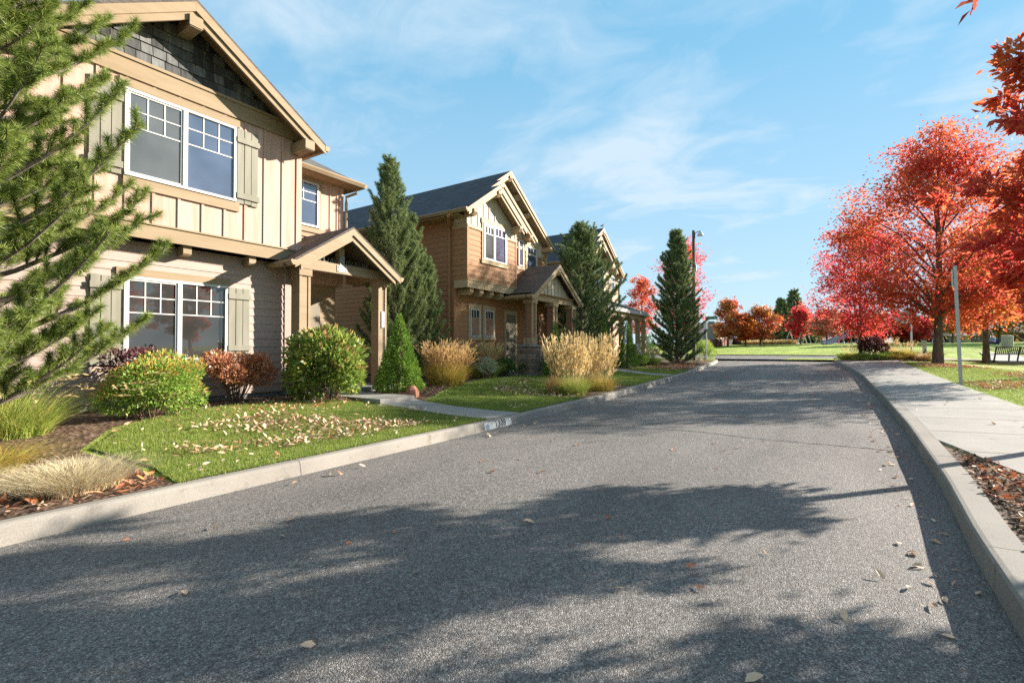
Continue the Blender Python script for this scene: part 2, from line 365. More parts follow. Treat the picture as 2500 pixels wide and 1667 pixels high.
    MT['backboard'] = simple('backboard_steel', (.35, .37, .42), (.3, .32, .38), 4, .5, .4, stretch=(1, 1, 8))
    MT['purple'] = simple('slate_paint', (.09, .085, .1), (.07, .068, .08), 5, .8)
mats()
# ------------------------------------------------------------------ foliage generators (numpy)
def unit(a): return a/np.maximum(np.linalg.norm(a, axis=-1, keepdims=True), 1e-9)
def rnd_dirs(n): return unit(rng.normal(size=(n, 3)))
def leaves(P, D, length, width, fold=.25):
    """a leaf of 4 vertices at each P along D (random roll)"""
    n = len(P); D = unit(D); A = unit(np.cross(D, rnd_dirs(n))); U = np.cross(D, A)
    L = (np.asarray(length)*np.ones(n))[:, None]*rng.uniform(.7, 1.25, (n, 1)); W = L*width
    V = np.empty((n, 4, 3)); V[:, 0] = P; V[:, 1] = P+D*L*.45+A*W*.5+U*W*fold; V[:, 2] = P+D*L; V[:, 3] = P+D*L*.45-A*W*.5+U*W*fold
    return V.reshape(-1, 3), np.arange(n*4).reshape(n, 4)
def needles(P, D, length, width):
    n = len(P); D = unit(D); A = unit(np.cross(D, rnd_dirs(n)))
    L = length*rng.uniform(.75, 1.15, (n, 1))
    V = np.empty((n, 3, 3)); V[:, 0] = P-A*width*.5; V[:, 1] = P+A*width*.5; V[:, 2] = P+D*L
    return V.reshape(-1, 3), np.arange(n*3).reshape(n, 3)
def blades(C, H, lean, az, width, droop=.6, seg=4):
    """grass blades: strips that start at C, height H, leaning by lean (m) towards az, drooping at the tip"""
    n = len(C); u = np.linspace(0, 1, seg+1)
    d = np.stack([np.cos(az), np.sin(az), 0*az], -1); sdir = np.stack([-np.sin(az+rng.normal(0, .8, n)), np.cos(az+rng.normal(0, .8, n)), 0*az], -1)
    sdir = unit(sdir)
    V = np.empty((n, seg+1, 2, 3))
    for i, k in enumerate(u):
        c = C+d*(lean*(k**1.8))[:, None]; c = c.copy(); c[:, 2] += H*(k-droop*.35*k**3)
        w = width*(1-.85*k)
        V[:, i, 0] = c-sdir*(w*.5)[:, None]; V[:, i, 1] = c+sdir*(w*.5)[:, None]
    b = np.arange(n)[:, None]*(seg+1)*2; F = []
    for i in range(seg): F.append(np.stack([b[:, 0]+2*i, b[:, 0]+2*i+1, b[:, 0]+2*i+3, b[:, 0]+2*i+2], -1))
    tips = V[:, seg].mean(1); tdir = V[:, seg].mean(1)-V[:, seg-1].mean(1)
    return V.reshape(-1, 3), np.concatenate(F), tips, tdir
def merge(*VF):
    vs, fs, b = [], [], 0
    for V, F in VF:
        vs.append(V); fs.append(F+b); b += len(V)
    return np.concatenate(vs), np.concatenate(fs)

def leaf_tree(name, label, base, H, z0, Rr, mat, nlimb=22, nclus=9, nleaf=55, leaf=.11, trunk=.13, group=None, cat='tree', top_pow=.8, seed=1, spread=.13, lean=(0, 0), wide_at=.35, leaf_w=.5, bark='bark', up=.35):
    global rng
    rng = np.random.default_rng(seed)
    r0 = thing(name, label, cat, base, group); B = np.array(base, float)
    tb = MB()
    topz = z0+(H-z0)*.72
    trk = []
    for i in range(8):
        k = i/7; trk.append((B[0]+lean[0]*k+.05*math.sin(5*k+seed), B[1]+lean[1]*k+.05*math.cos(4*k+seed*2), B[2]-.12+(topz+.12)*k))
    tb.tube(trk, [trunk*(1.3 if i == 0 else 1)*(1-.72*i/7) for i in range(8)], 9)
    def prof(h):   # radius of the crown at height fraction h
        return (min(1, h/wide_at)**.6)*(1-max(0, (h-wide_at)/(1-wide_at))**1.6)**top_pow if h < 1 else 0
    P, Dr = [], []
    for i in range(nlimb):
        h1 = .03+.95*((i+rng.uniform(.1, .9))/nlimb); az = i*2.4+rng.normal(0, .35)
        rad = Rr*max(.12, prof(h1))*rng.uniform(.78, 1.12)
        e = B+np.array([lean[0]+math.cos(az)*rad, lean[1]+math.sin(az)*rad, z0+(H-z0)*h1])
        hs = max(z0*.95, z0+(H-z0)*h1-rad*(up+.45)); hs = min(hs, topz*.97)
        k = hs/topz; s = np.array([B[0]+lean[0]*k, B[1]+lean[1]*k, B[2]+hs])
        mid = (s+e)/2+np.array([0, 0, rad*.12])
        lr = trunk*.42*(1-.6*h1)
        tb.tube([s, mid, s+(e-s)*.97], [lr, lr*.6, lr*.2], 5, cap=False)
        for c in range(nclus):
            q = rng.uniform(.3, 1.0)**.7
            cc = (s*(1-q)**2+2*mid*q*(1-q)+e*q*q)+rng.normal(0, 1, 3)*np.array([1, 1, .7])*Rr*.15
            sg = Rr*spread*rng.uniform(.6, 1.25); m = int(nleaf*rng.uniform(.5, 1.4))
            o = rng.normal(0, 1, (m, 3))*np.array([1, 1, .55])*sg
            P.append(cc+o); dd = unit(e-s)*.5+unit(o)*.6+rng.normal(0, .5, (m, 3)); dd[:, 2] -= .35; Dr.append(dd)
            if c % 3 == 0: tb.tube([s*(1-q)+e*q, cc], [lr*.22, lr*.1], 4, cap=False)
    tb.build('trunk', MT[bark], r0)
    P = np.concatenate(P); Dr = np.concatenate(Dr)
    V, F = leaves(P, Dr, leaf, leaf_w); link_mesh('crown', V, F, MT[mat], r0)
    return r0

def pine(name, label, base, H, Rb, mat, nwh=14, per=6, nl=.07, nw=.004, dens=1.0, seed=3, group=None, up=.75, tw=7, z0=.12, shape=.8, candle=.0, trunk=.09, leaders=(), cat='pine tree', twl=.35, inner=.35, tuft=False):
    """open pine: trunk, whorls of up-swept branches with twigs, needles as thin faces along every twig"""
    global rng
    rng = np.random.default_rng(seed)
    r0 = thing(name, label, cat, base, group); B = np.array(base, float); tb = MB(); NP, ND = [], []
    def put(p, q, dens_m, L=nl, ahead=.8):
        p = np.asarray(p); q = np.asarray(q); ln = np.linalg.norm(q-p); n = max(4, int(ln*dens_m*dens))
        k = rng.uniform(0, 1, n)[:, None]; d = unit(q-p)
        NP.append(p+(q-p)*k); ND.append(d*ahead*.75+rnd_dirs(n)*.85)
    stems = [(np.zeros(3), H, Rb, 1.0)]+[(np.array(o), h, r, f) for o, h, r, f in leaders]
    for off, h_, rb, f in stems:
        S0 = B+np.array([off[0]*.3, off[1]*.3, -.1]); S1 = B+np.array([off[0], off[1], h_])
        tb.tube([S0, B+np.array([off[0], off[1], h_*.25]), S1], [trunk*f, trunk*f*.85, .012], 7)
        put(S1-np.array([0, 0, min(.6, h_*.1)]), S1, 1100, nl, 1.3)
        nn = int(nwh*f) if f < 1 else nwh
        for w in range(nn):
            k = (w+.3)/nn; z = h_*(z0+(1-z0)*k**.95)
            L = rb*max(.06, (1-k)**shape)*(.55+.45*min(1, (k+.12)/.25))
            for b in range(per):
                az = b*2*math.pi/per+w*1.1+rng.normal(0, .22); l = L*rng.uniform(.6, 1.28)
                u = up*(.7+.6*k)
                a = B+np.array([off[0], off[1], z+rng.normal(0, .05)]); d0 = np.array([math.cos(az), math.sin(az), 0.])
                pts = [a]
                for i in range(1, 5):
                    q = i/4; pts.append(a+d0*l*q*(1-.12*q)+np.array([0, 0, l*u*(q*.55+.45*q*q)]))
                br = max(.006, trunk*.34*f*(l/max(rb, .1)))
                tb.tube(pts, [br, br*.8, br*.6, br*.42, br*.25], 5, cap=False)
                for i in range(4):
                    if (i+1)/4 > inner and (not tuft or i == 3): put(pts[i], pts[i+1], 620)
                nt_ = max(2, int(tw*(.5+l/max(rb, .1)*.7)))
                for j in range(nt_):
                    q = inner+(1.0-inner)*(j+.5)/nt_; ii = min(3, int(q*4)); fr = q*4-ii
                    p = pts[ii]*(1-fr)+pts[ii+1]*fr; side = np.array([-d0[1], d0[0], 0])*(1 if j % 2 else -1)
                    tl = twl*rb*.42*(1.15-.55*q)*rng.uniform(.7, 1.3)
                    dd = unit(d0*rng.uniform(.3, .9)+side*rng.uniform(.15, .95)+np.array([0, 0, rng.uniform(.1, 1.25)+candle]))
                    if tuft: dd = unit(d0*rng.uniform(.15, .8)+side*rng.uniform(.1, .8)+np.array([0, 0, rng.uniform(.35, 1.6)]))
                    e = p+dd*tl
                    tb.tube([p, e], [br*.3+.002, .003], 4, cap=False)
                    put(p+(e-p)*(.22 if tuft else .05), e, 1900 if tuft else 1150, nl, .7 if tuft else .8)
    tb.build('trunk', MT['pinebark'], r0)
    P = np.concatenate(NP); D = np.concatenate(ND)
    V, F = needles(P, D, nl, nw); link_mesh('needles', V, F, MT[mat], r0)
    return r0

def spruce_cone(name, label, base, H, Rb, n=9000, sz=.05, seed=5, group=None, mat='cone', cat='conifer', rough=.06, wl=.55, power=.9):
    """dense clipped-looking cone: short sprays packed over a lumpy conical surface"""
    global rng
    rng = np.random.default_rng(seed)
    r0 = thing(name, label, cat, base, group); B = np.array(base, float)
    k = 1-np.sqrt(rng.uniform(0, 1, n)); az = rng.uniform(0, 2*math.pi, n)
    lump = 1+rough*(np.sin(az*5+k*16)+np.sin(az*9-k*29)*.8+np.sin(az*3+k*41)*.7)
    rad = Rb*(1-k)**power*lump*np.minimum(1, (k+.05)/.10)**.5*rng.uniform(.72, 1.04, n)
    P = B+np.stack([np.cos(az)*rad, np.sin(az)*rad, .03+k*H*1.0], -1)
    D = np.stack([np.cos(az), np.sin(az), .75+0*az], -1)+rng.normal(0, .45, (n, 3))
    V, F = leaves(P, D, sz, wl, .15); link_mesh('foliage', V, F, MT[mat], r0)
    tb = MB(); tb.tube([B-np.array([0, 0, .05]), B+np.array([0, 0, H*.9])], [Rb*.12, .01], 6)
    for i in range(40):
        z = H*(.05+.8*i/40); a = i*2.4; rr = Rb*(1-z/H)*.8; tb.tube([B+np.array([0, 0, z]), B+np.array([math.cos(a)*rr, math.sin(a)*rr, z+rr*.4])], [.012, .004], 4, cap=False)
    tb.build('stem', MT['stem'], r0); return r0

def bush(name, label, base, rx, ry, rz, mat, n=6000, leaf=.05, seed=2, group=None, cat='shrub', lw=.5, stems=14, tipmat=None, tipn=0, lumps=9, lo=.0, core=.5, zc=None, upd=.3, stemr=.008):
    global rng
    rng = np.random.default_rng(seed)
    r0 = thing(name, label, cat, base, group); B = np.array(base, float); zc = rz if zc is None else zc
    LC = []
    for i in range(lumps):
        a = i*2.4+rng.normal(0, .3); zz = rng.uniform(-.55, .75); q = math.sqrt(max(0, 1-zz*zz))*rng.uniform(.5, .78)
        LC.append((np.array([math.cos(a)*q, math.sin(a)*q, zz*.8]), rng.uniform(.34, .55)))
    LC.append((np.array([0, 0, .1]), .72))
    def sample(n, top=False):
        w = np.array([l[1]**2 for l in LC]); idx = rng.choice(len(LC), n, p=w/w.sum())
        c = np.array([l[0] for l in LC])[idx]; r = np.array([l[1] for l in LC])[idx]
        d = rnd_dirs(n)
        if top: d[:, 2] = np.abs(d[:, 2])
        q = c+d*(r*rng.uniform(core, 1.05, n)**.6)[:, None]
        P = B+q*np.array([rx, ry, rz])+np.array([0, 0, zc]); D = d*.8+unit(q)*.5+rng.normal(0, .45, (n, 3)); D[:, 2] += upd
        ok = P[:, 2] > B[2]+lo+.02
        return P[ok], D[ok]
    P, D = sample(n); V, F = leaves(P, D, leaf, lw); link_mesh('foliage', V, F, MT[mat], r0)
    if tipmat:
        P, D = sample(tipn, True); P[:, 2] += leaf*.5; V, F = leaves(P, D, leaf, lw); link_mesh('leaves', V, F, MT[tipmat], r0)
    tb = MB()
    for i in range(stems):
        a = i*2.4; q = rng.uniform(.25, .75); e = B+np.array([math.cos(a)*rx*q, math.sin(a)*ry*q, zc+rz*rng.uniform(-.1, .6)]); s = B+np.array([math.cos(a)*rx*.1, math.sin(a)*ry*.1, -.04])
        tb.tube([s, (s+e)/2+np.array([math.cos(a), math.sin(a), 0])*.03, e], [stemr, stemr*.7, stemr*.3], 4, cap=False)
    tb.build('stem', MT['stem'], r0); return r0

def grass_clump(name, label, base, rad, H, lean, n, mat, width=.008, plume=None, pn=0, pH=1.3, pl=.22, seed=4, group=None, droop=.6, hvar=.3, plw=.016, wind=(0, 0), cat='ornamental grass', plean=.4, pdroop=.4, pd=22, phv=.78, prad=.8):
    global rng
    rng = np.random.default_rng(seed)
    r0 = thing(name, label, cat, base, group); B = np.array(base, float)
    a = rng.uniform(0, 2*math.pi, n); q = np.sqrt(rng.uniform(0, 1, n))
    C = B+np.stack([np.cos(a)*q*rad, np.sin(a)*q*rad, 0*a-.02], -1); az = a+rng.normal(0, .95, n)
    h = H*(1-hvar*rng.uniform(0, 1, n)**.7)*(1-.25*q); ln = lean*(.15+q)*rng.uniform(.5, 1.3, n)
    V, F, tips, td = blades(C, h, ln, az, width*rng.uniform(.7, 1.3, n), droop)
    link_mesh('blades', V, F, MT[mat], r0)
    if plume:
        a = rng.uniform(0, 2*math.pi, pn); q = np.sqrt(rng.uniform(0, 1, pn)); az = a+rng.normal(0, .4, pn)
        C = B+np.stack([np.cos(a)*q*rad*prad, np.sin(a)*q*rad*prad, 0*a], -1); h = H*pH*rng.uniform(phv, 1.05, pn)
        lx = plean*lean*(.3+q)*rng.uniform(.6, 1.3, pn)
        V1, F1, tips, td = blades(C, h, lx, az, .004*np.ones(pn), pdroop)
        parts = [(V1, F1)]
        m = pd; k = rng.uniform(-.05, 1, (pn, m)); td = unit(td)
        P = (tips[:, None]-td[:, None]*(k[..., None]*pl)).reshape(-1, 3)+rng.normal(0, plw*.35, (pn*m, 3))
        D = (td[:, None]*np.ones((1, m, 1))).reshape(-1, 3)+rng.normal(0, .22, (pn*m, 3))
        parts.append(leaves(P, D, pl*.26, .22, .1))
        V, F = merge(*parts); link_mesh('plumes', V, F, MT[plume], r0)
    return r0

def scatter(n, regions, seed, hfun, zoff=.0):
    """points (n,3) on the ground; regions: list of (weight, kind, params)"""
    g = np.random.default_rng(seed); out_ = []
    W = np.array([r[0] for r in regions], float); W /= W.sum()
    for (w, poly), m in zip(regions, (W*n).astype(int)):
        poly = np.array(poly); lo, hi = poly.min(0), poly.max(0); got = 0
        while got < m:
            p = g.uniform(lo, hi, (m*3+10, 2)); x, y = p[:, 0], p[:, 1]; ins = np.zeros(len(p), bool); j = len(poly)-1
            for i in range(len(poly)):
                xi, yi = poly[i]; xj, yj = poly[j]
                with np.errstate(divide='ignore', invalid='ignore'): c = ((yi > y) != (yj > y)) & (x < (xj-xi)*(y-yi)/(yj-yi+1e-12)+xi)
                ins ^= c; j = i
            p = p[ins][:m-got]; got += len(p); out_.append(p)
    P = np.concatenate(out_); z = np.array([hfun(a, b) for a, b in P])+zoff
    return np.column_stack([P, z])
def patchy(P, seed, scale, thr):
    """keep points where a smooth random field is high: gives drifts of leaves"""
    g = np.random.default_rng(seed); f = np.zeros(len(P))
    for i in range(5):
        k = g.normal(0, scale, 2); f += np.sin(P[:, 0]*k[0]+P[:, 1]*k[1]+g.uniform(0, 6))
    return P[f+g.normal(0, .8, len(P)) > thr]
def litter(name, P, size, mat, seed, lift=.25, parent=None):
    global rng
    rng = np.random.default_rng(seed); n = len(P); D = rng.normal(0, 1, (n, 3)); D[:, 2] = np.abs(rng.normal(0, lift, n))
    D = unit(D); A = unit(np.cross(D, np.array([0, 0, 1.])+rng.normal(0, .35, (n, 3)))); U = np.cross(A, D)
    U *= np.sign(U[:, 2:3]+1e-9)
    L = size*rng.uniform(.6, 1.3, (n, 1)); W = L*rng.uniform(.3, .55, (n, 1)); c = rng.uniform(.1, .35, (n, 1))
    V = np.empty((n, 6, 3)); cur = U*L*c*.5
    V[:, 0] = P; V[:, 1] = P+D*L*.3+A*W*.45+U*W*c; V[:, 2] = P+D*L*.66+A*W*.36+U*W*c+cur*.4; V[:, 3] = P+D*L+cur; V[:, 4] = P+D*L*.66-A*W*.36+U*W*c+cur*.4; V[:, 5] = P+D*L*.3-A*W*.45+U*W*c
    V[:, :, 2] += .006
    b = np.arange(n)[:, None]*6; F = np.concatenate([b+np.array([[0, 1, 2, 3]]), b+np.array([[0, 3, 4, 5]])])
    return link_mesh(name, V.reshape(-1, 3), F, MT[mat], parent)
# ------------------------------------------------------------------ the setting: ground, road, kerbs, path
def sheet(name, rows, mat, smooth=True):
    n = len(rows[0]); V = [p for r in rows for p in r]; F = []
    for i in range(len(rows)-1):
        for j in range(n-1): F.append((i*n+j, i*n+j+1, (i+1)*n+j+1, (i+1)*n+j))
    return link_mesh(name, np.array(V), np.array(F), mat, None, smooth)
S1 = list(np.arange(-30, 36.01, .5))
offs = [0, .12, .3, .6, 1, 1.5, 2, 2.6, 3.4, 5, 7, 10, 15, 25, 45, 80, 140]
V, F = [], []
def addsheet(rows):
    b = len(V); n = len(rows[0])
    for r in rows: V.extend(r)
    for i in range(len(rows)-1):
        for j in range(n-1): F.append((b+i*n+j, b+i*n+j+1, b+(i+1)*n+j+1, b+(i+1)*n+j))
def gz(s, t): return G(s, t)
addsheet([[(s, min(kL(min(s, 33.9)), 7)+.15+o, gz(s, max(2.1, kL(min(s, 33.9))+.15+o))) for o in offs] for s in S1 if s <= 35.01])
addsheet([[(s, kR(min(s, 34))-.17-o, gz(s, min(2, kR(min(s, 34))-.17-o))) for o in offs][::-1] for s in S1 if s <= 35.01])
S2 = list(np.arange(35, 60, 1.0))+list(np.arange(60, 130, 4))+[140, 170, 220, 300, 450]
T2 = [-300, -150, -90, -60, -45, -35, -28, -22, -18, -15, -12, -10, -8, -6, -5, -4, -3, -2, -1, 0, 1, 2, 3, 4, 6, 8, 10, 12, 15, 20, 30, 50, 90, 150, 300]
addsheet([[(s, t, gz(s, t)-(.02 if s < 46.5 else 0)) for t in T2] for s in S2])
ground = link_mesh('ground', np.array(V), np.array(F), MT['parkturf'], None, True); struct(ground)
# base under the road so no gap shows at the kerb foot
sub = sheet('road_bed', [[(s, kR(s)-.3, zr(s)-.06), (s, kL(s)+.3, zr(s)-.06)] for s in np.arange(-30, 36, .5)], MT['asphalt']); struct(sub)
road = sheet('road', [[(s, kR(min(s, 34.5))+(kL(min(s, 34.5))-kR(min(s, 34.5)))*k/8, zr(s)+.012*(1-(k/4-1)**2)) for k in range(9)] for s in np.arange(-30, 35.6, .5)], MT['asphalt']); struct(road)
cross = sheet('side_street', [[(s, t, zr(s)+.004) for t in (-2.2, -1, 0, 2, 4, 6, 8, 12, 20, 40, 80)] for s in np.arange(35.2, 46.4, .7)], MT['asphalt']); struct(cross)
fk = MB()
for a in np.arange(-2, 60, 3.0): fk.box(46.25, 46.42, a, a+2.99, zr(46.3)-.1, zr(46.3)+.07)
struct(fk.build('park_kerb', MT['kerb']))

def kerb(name, f, sgn, s0, s1, step, gap=.007, pts=None):
    """kerb with a battered face, rounded nose and joints every few metres"""
    prof = [(0, -.08), (.005, .0), (.03, .12), (.042, .14), (.06, .15), (.17, .153), (.18, .14), (.18, -.08)] if sgn > 0 else [(0, -.08), (.002, 0), (.008, .15), (.02, .168), (.045, .174), (.2, .178), (.21, .16), (.21, -.08)]
    mb = MB()
    def ring(s):
        e = .05; d = Vector((2*e, f(s+e)-f(s-e), 0)).normalized(); nrm = Vector((-d.y, d.x, 0))*sgn
        return [(s+nrm.x*a, f(s)+nrm.y*a, zr(s)+z) for a, z in prof]
    s = s0
    while s < s1-.01:
        e = min(s+step, s1); m = max(2, int((e-s)/.4)+1); ss = np.linspace(s, e-gap, m); rs = [ring(q) for q in ss]; n = len(prof)
        fs = []; vs = [p for r in rs for p in r]
        for i in range(m-1):
            for j in range(n-1): fs.append([i*n+j, i*n+j+1, (i+1)*n+j+1, (i+1)*n+j])
        fs.append(list(range(n))); fs.append([(m-1)*n+j for j in range(n)][::-1]); mb.add(vs, fs); s = e
    o = mb.build(name, MT['kerb']); struct(o); return o
kerb('kerb', kL, 1, -21.3, 33.0, 3.05); kerb('kerb', kR, -1, -20.4, 33.0, 3.05)
def arc_kerb(pts, name='kerb'):
    mb = MB(); n = len(pts); prof = [(0, -.08), (.03, .12), (.06, .15), (.18, .15), (.18, -.08)]; rs = []
    for i, p in enumerate(pts):
        a = Vector(pts[max(0, i-1)]); b = Vector(pts[min(n-1, i+1)]); d = (b-a).normalized(); nr = Vector((-d.y, d.x))
        rs.append([(p[0]+nr.x*q, p[1]+nr.y*q, zr(p[0])+z) for q, z in prof])
    k = len(prof); vs = [p for r in rs for p in r]; fs = []
    for i in range(n-1):
        for j in range(k-1): fs.append([i*k+j, i*k+j+1, (i+1)*k+j+1, (i+1)*k+j])
    mb.add(vs, fs); struct(mb.build(name, MT['kerb']))
arc_kerb([(33, 6.0), (34, 6.35), (34.8, 6.9), (35.3, 7.6), (35.6, 8.6), (35.7, 10), (35.7, 14), (35.7, 40)])
arc_kerb([(35.7, -30), (35.7, -4), (35.55, -2.3), (35.2, -1.2), (34.5, -.45), (33.8, -.2), (33, -.15)])

# pavement on the park side: slabs with open joints; it swings away from the kerb near the camera
def swL(s): return interp(s, [-20, 0, 3, 6.4, 8.1, 35], [-5.2, -2.75, -2.1, -1.5, -1.17, -1.2]) if s < 8.1 else kR(s)-.185
def swR(s): return interp(s, [-20, 0, 3, 6, 9, 12, 30, 34], [-7.2, -4.75, -4.1, -3.5, -3.0, -2.92, -2.92, -2.95])
pv = MB(); s = -9.0
while s < 33.5:
    e = s+1.5; ss = np.linspace(s, e-.022, 5); top = []; bot = []
    A = [(q, swR(q), G(q, min(1.9, swR(q)))+.034) for q in ss]; Bq = [(q, swL(q), G(q, swL(q))+.034) for q in ss]
    for i in range(4): pv.poly([A[i], A[i+1], Bq[i+1], Bq[i]])
    for L in (A, Bq):
        for i in range(4): pv.poly([L[i], L[i+1], (L[i+1][0], L[i+1][1], L[i+1][2]-.15), (L[i][0], L[i][1], L[i][2]-.15)])
    for i in (0, 4): pv.poly([A[i], Bq[i], (Bq[i][0], Bq[i][1], Bq[i][2]-.15), (A[i][0], A[i][1], A[i][2]-.15)])
    s = e
struct(pv.build('pavement', MT['concrete']))
# park path behind the bench
pp = MB(); pts = [(34.4, -3.2), (35.0, -5.0), (36.2, -7.2), (38.6, -9.0), (43, -10.6), (48, -11.6), (55, -12.5)]
for i in range(len(pts)-1):
    a, b = pts[i], pts[i+1]; w = 1.9
    pp.poly([(*a, G(*a)+.015), (*b, G(*b)+.015), (b[0]+w*.8, b[1]+w, G(b[0]+w, b[1]+w)+.015), (a[0]+w*.8, a[1]+w, G(a[0]+w, a[1]+w)+.015)])
struct(pp.build('park_path', MT['concrete']))
# soil strips and beds
def bed(name, poly, mat, zo=.012, res=.35):
    poly = np.array(poly, float); lo, hi = poly.min(0), poly.max(0); xs = np.arange(lo[0], hi[0]+res, res); ys = np.arange(lo[1], hi[1]+res, res)
    import bmesh
    bm = bmesh.new(); vs = [bm.verts.new((x, y, 0)) for x, y in poly]; bm.faces.new(vs)
    for x in xs[1:-1]: bmesh.ops.bisect_plane(bm, geom=bm.verts[:]+bm.edges[:]+bm.faces[:], plane_co=(x, 0, 0), plane_no=(1, 0, 0))
    for y in ys[1:-1]: bmesh.ops.bisect_plane(bm, geom=bm.verts[:]+bm.edges[:]+bm.faces[:], plane_co=(0, y, 0), plane_no=(0, 1, 0))
    for v in bm.verts: v.co.z = G(v.co.x, v.co.y)+zo
    bmesh.ops.triangulate(bm, faces=bm.faces[:])
    me = bpy.data.meshes.new(name); bm.to_mesh(me); bm.free(); me.materials.append(mat)
    o = bpy.data.objects.new(name, me); COL.objects.link(o); return struct(o)
KB = .17
mulchL = [(-12, 4.69+KB), (1.95, 4.69+KB), (1.95, 5.6), (1.75, 6.6), (2.3, 7.5), (3.3, 8.2), (4.6, 8.35), (5.6, 7.9), (6.1, 7.3), (6.15, 6.95), (6.9, 6.9), (7.2, 6.85), (7.6, 7.05), (8.6, 7.6), (10.0, 8.2), (11.5, 8.75), (13.6, 8.45), (16.5, 7.6), (20.0, 7.3), (24, 7.4), (24, 8.1), (22, 14), (-12, 14)]
bed('planting_bed', mulchL, MT['mulch'])
bed('planting_bed', [(10.6, 4.75+KB), (14.2, 4.83+KB), (14.0, 5.6), (12.8, 5.95), (11.4, 5.9), (10.4, 5.5)], MT['mulch'])
bed('planting_bed', [(22.5, 5.15+KB+.02), (31, 5.73+KB+.03), (31, 9), (27, 9.5), (23.4, 7.3)], MT['mulch'])
bed('planting_bed', [(-10, -.80), (3, -.80), (4.3, -.84), (6, -.95), (8.0, -1.1), (6.4, -1.49), (3, -2.09), (0, -2.74), (-10, -3.9)], MT['mulch'], .02)
bed('planting_bed', [(30.6, -.75), (33, -.35), (34.6, -.9), (35.2, -3), (34.9, -4.9), (33, -4.2), (32.2, -2.95), (33.4, -2.9), (33.4, -1.4), (30.6, -1.0)], MT['mulch'], .03)
# left lawns (sheet + blades)
lawn1 = [(1.97, 4.70+KB), (6.64, 4.70+KB), (6.47, 5.6), (6.32, 6.2), (6.17, 6.84), (6.1, 6.95), (6.0, 7.3), (5.5, 7.85), (4.55, 8.3), (3.35, 8.13), (2.4, 7.45), (1.85, 6.6), (2.05, 5.6)]
lawn2 = [(7.1, 6.76), (7.19, 6.1), (7.39, 5.5), (7.65, 4.71+KB), (10.6, 4.76+KB), (10.45, 5.5), (11.4, 5.93), (12.8, 5.98), (14.05, 5.6), (14.3, 4.85+KB), (18.5, 5.0+KB), (18.5, 7.35), (16.5, 7.5), (13.6, 8.35), (11.5, 8.65), (10.0, 8.1), (8.65, 7.5), (7.7, 6.98), (7.2, 6.86)]
lawn3 = [(19.4, 5.05+KB), (22.5, 5.15+KB), (23.3, 7.3), (20.0, 7.2), (19.4, 7.25)]
lawn4 = [(31.1, 5.8+KB), (33.2, 6.1+KB), (34.6, 7.1), (34.8, 9), (31.1, 9)]
for p in (lawn1, lawn2, lawn3, lawn4): bed('lawn', p, MT['turf'], .02)
lawnR = [(9, -3.05), (12, -2.95), (30, -2.95), (32.5, -3.4), (33.5, -5.0), (35, -9), (35, -14), (22, -14), (9, -9)]
bed('lawn', lawnR, MT['parkturf'], .016, .8)
def grass_blades(name, regions, n, h, w, seed):
    P = scatter(n, regions, seed, G, .0); g = np.random.default_rng(seed+1); m = len(P)
    D = g.normal(0, .42, (m, 3)); D[:, 2] = 1; D = unit(D); A = unit(np.cross(D, g.normal(size=(m, 3)))); hh = h*g.uniform(.55, 1.25, (m, 1))
    V = np.empty((m, 3, 3)); V[:, 0] = P-A*w/2; V[:, 1] = P+A*w/2; V[:, 2] = P+D*hh
    o = link_mesh(name, V.reshape(-1, 3), np.arange(m*3).reshape(m, 3), MT['blade']); tag(o, kind='stuff'); return o
grass_blades('grass', [(16, lawn1)], 120000, .06, .006, 11)
grass_blades('grass', [(17, lawn2), (3, lawn3), (1.5, lawn4)], 120000, .06, .008, 13)
grass_blades('grass', [(1, [(11, -3.02), (30, -2.98), (31, -4), (24, -7.5), (15, -6.5), (11, -5)])], 70000, .06, .010, 15)
# walkway and step slab of the tan house, path of the house beyond
wk = MB()
wpts = [((6.62, 4.69+.165), (7.66, 4.70+.165)), ((6.45, 5.6), (7.4, 5.5)), ((6.3, 6.2), (7.2, 6.1)), ((6.15, 6.84), (7.06, 6.78)), ((6.15, 7.0), (7.06, 7.0))]
for i in range(len(wpts)-1):
    (a, b), (c, d) = wpts[i], wpts[i+1]
    wk.poly([(*q_, G(*q_)+(.012 if q_[1] < 5 else .034)) for q_ in (a, b, d, c)])
struct(wk.build('walkway', MT['concrete']))
sl = MB().box(6.08, 6.95, 6.9, 8.62, .22, .43); struct(sl.build('landing_slab', MT['concrete']))
w2 = MB()
for a in np.arange(4.95, 8.0, .5):
    w2.poly([(18.55, a+.2, G(18.55, a+.2)+.03), (19.35, a+.22, G(19.35, a+.2)+.03), (19.35, a+.71, G(19.35, a+.7)+.03), (18.55, a+.69, G(18.55, a+.7)+.03)])
struct(w2.build('walkway', MT['concrete']))
# crack across the asphalt
ck = MB(); g = np.random.default_rng(3); q = [(7.3, 4.6), (7.75, 3.4), (8.0, 2.7), (8.15, 1.8), (8.0, 1.0), (8.05, .2), (8.1, -.9)]
ss = []; 
for i in range(len(q)-1):
    for k in np.linspace(0, 1, 14)[:-1]: ss.append((q[i][0]*(1-k)+q[i+1][0]*k+g.normal(0, .012), q[i][1]*(1-k)+q[i+1][1]*k))
for i in range(len(ss)-1):
    w = .006+.007*abs(math.sin(i*.9)); z = lambda s, t: zr(s)+.012*(1-((t-1.9)/2.8)**2)+.004
    (a, b), (c, d) = ss[i], ss[i+1]; ck.poly([(a-w, b, z(a, b)), (c-w, d, z(c, d)), (c+w, d, z(c, d)), (a+w, b, z(a, b))])
struct(ck.build('road_crack', MT['black']))
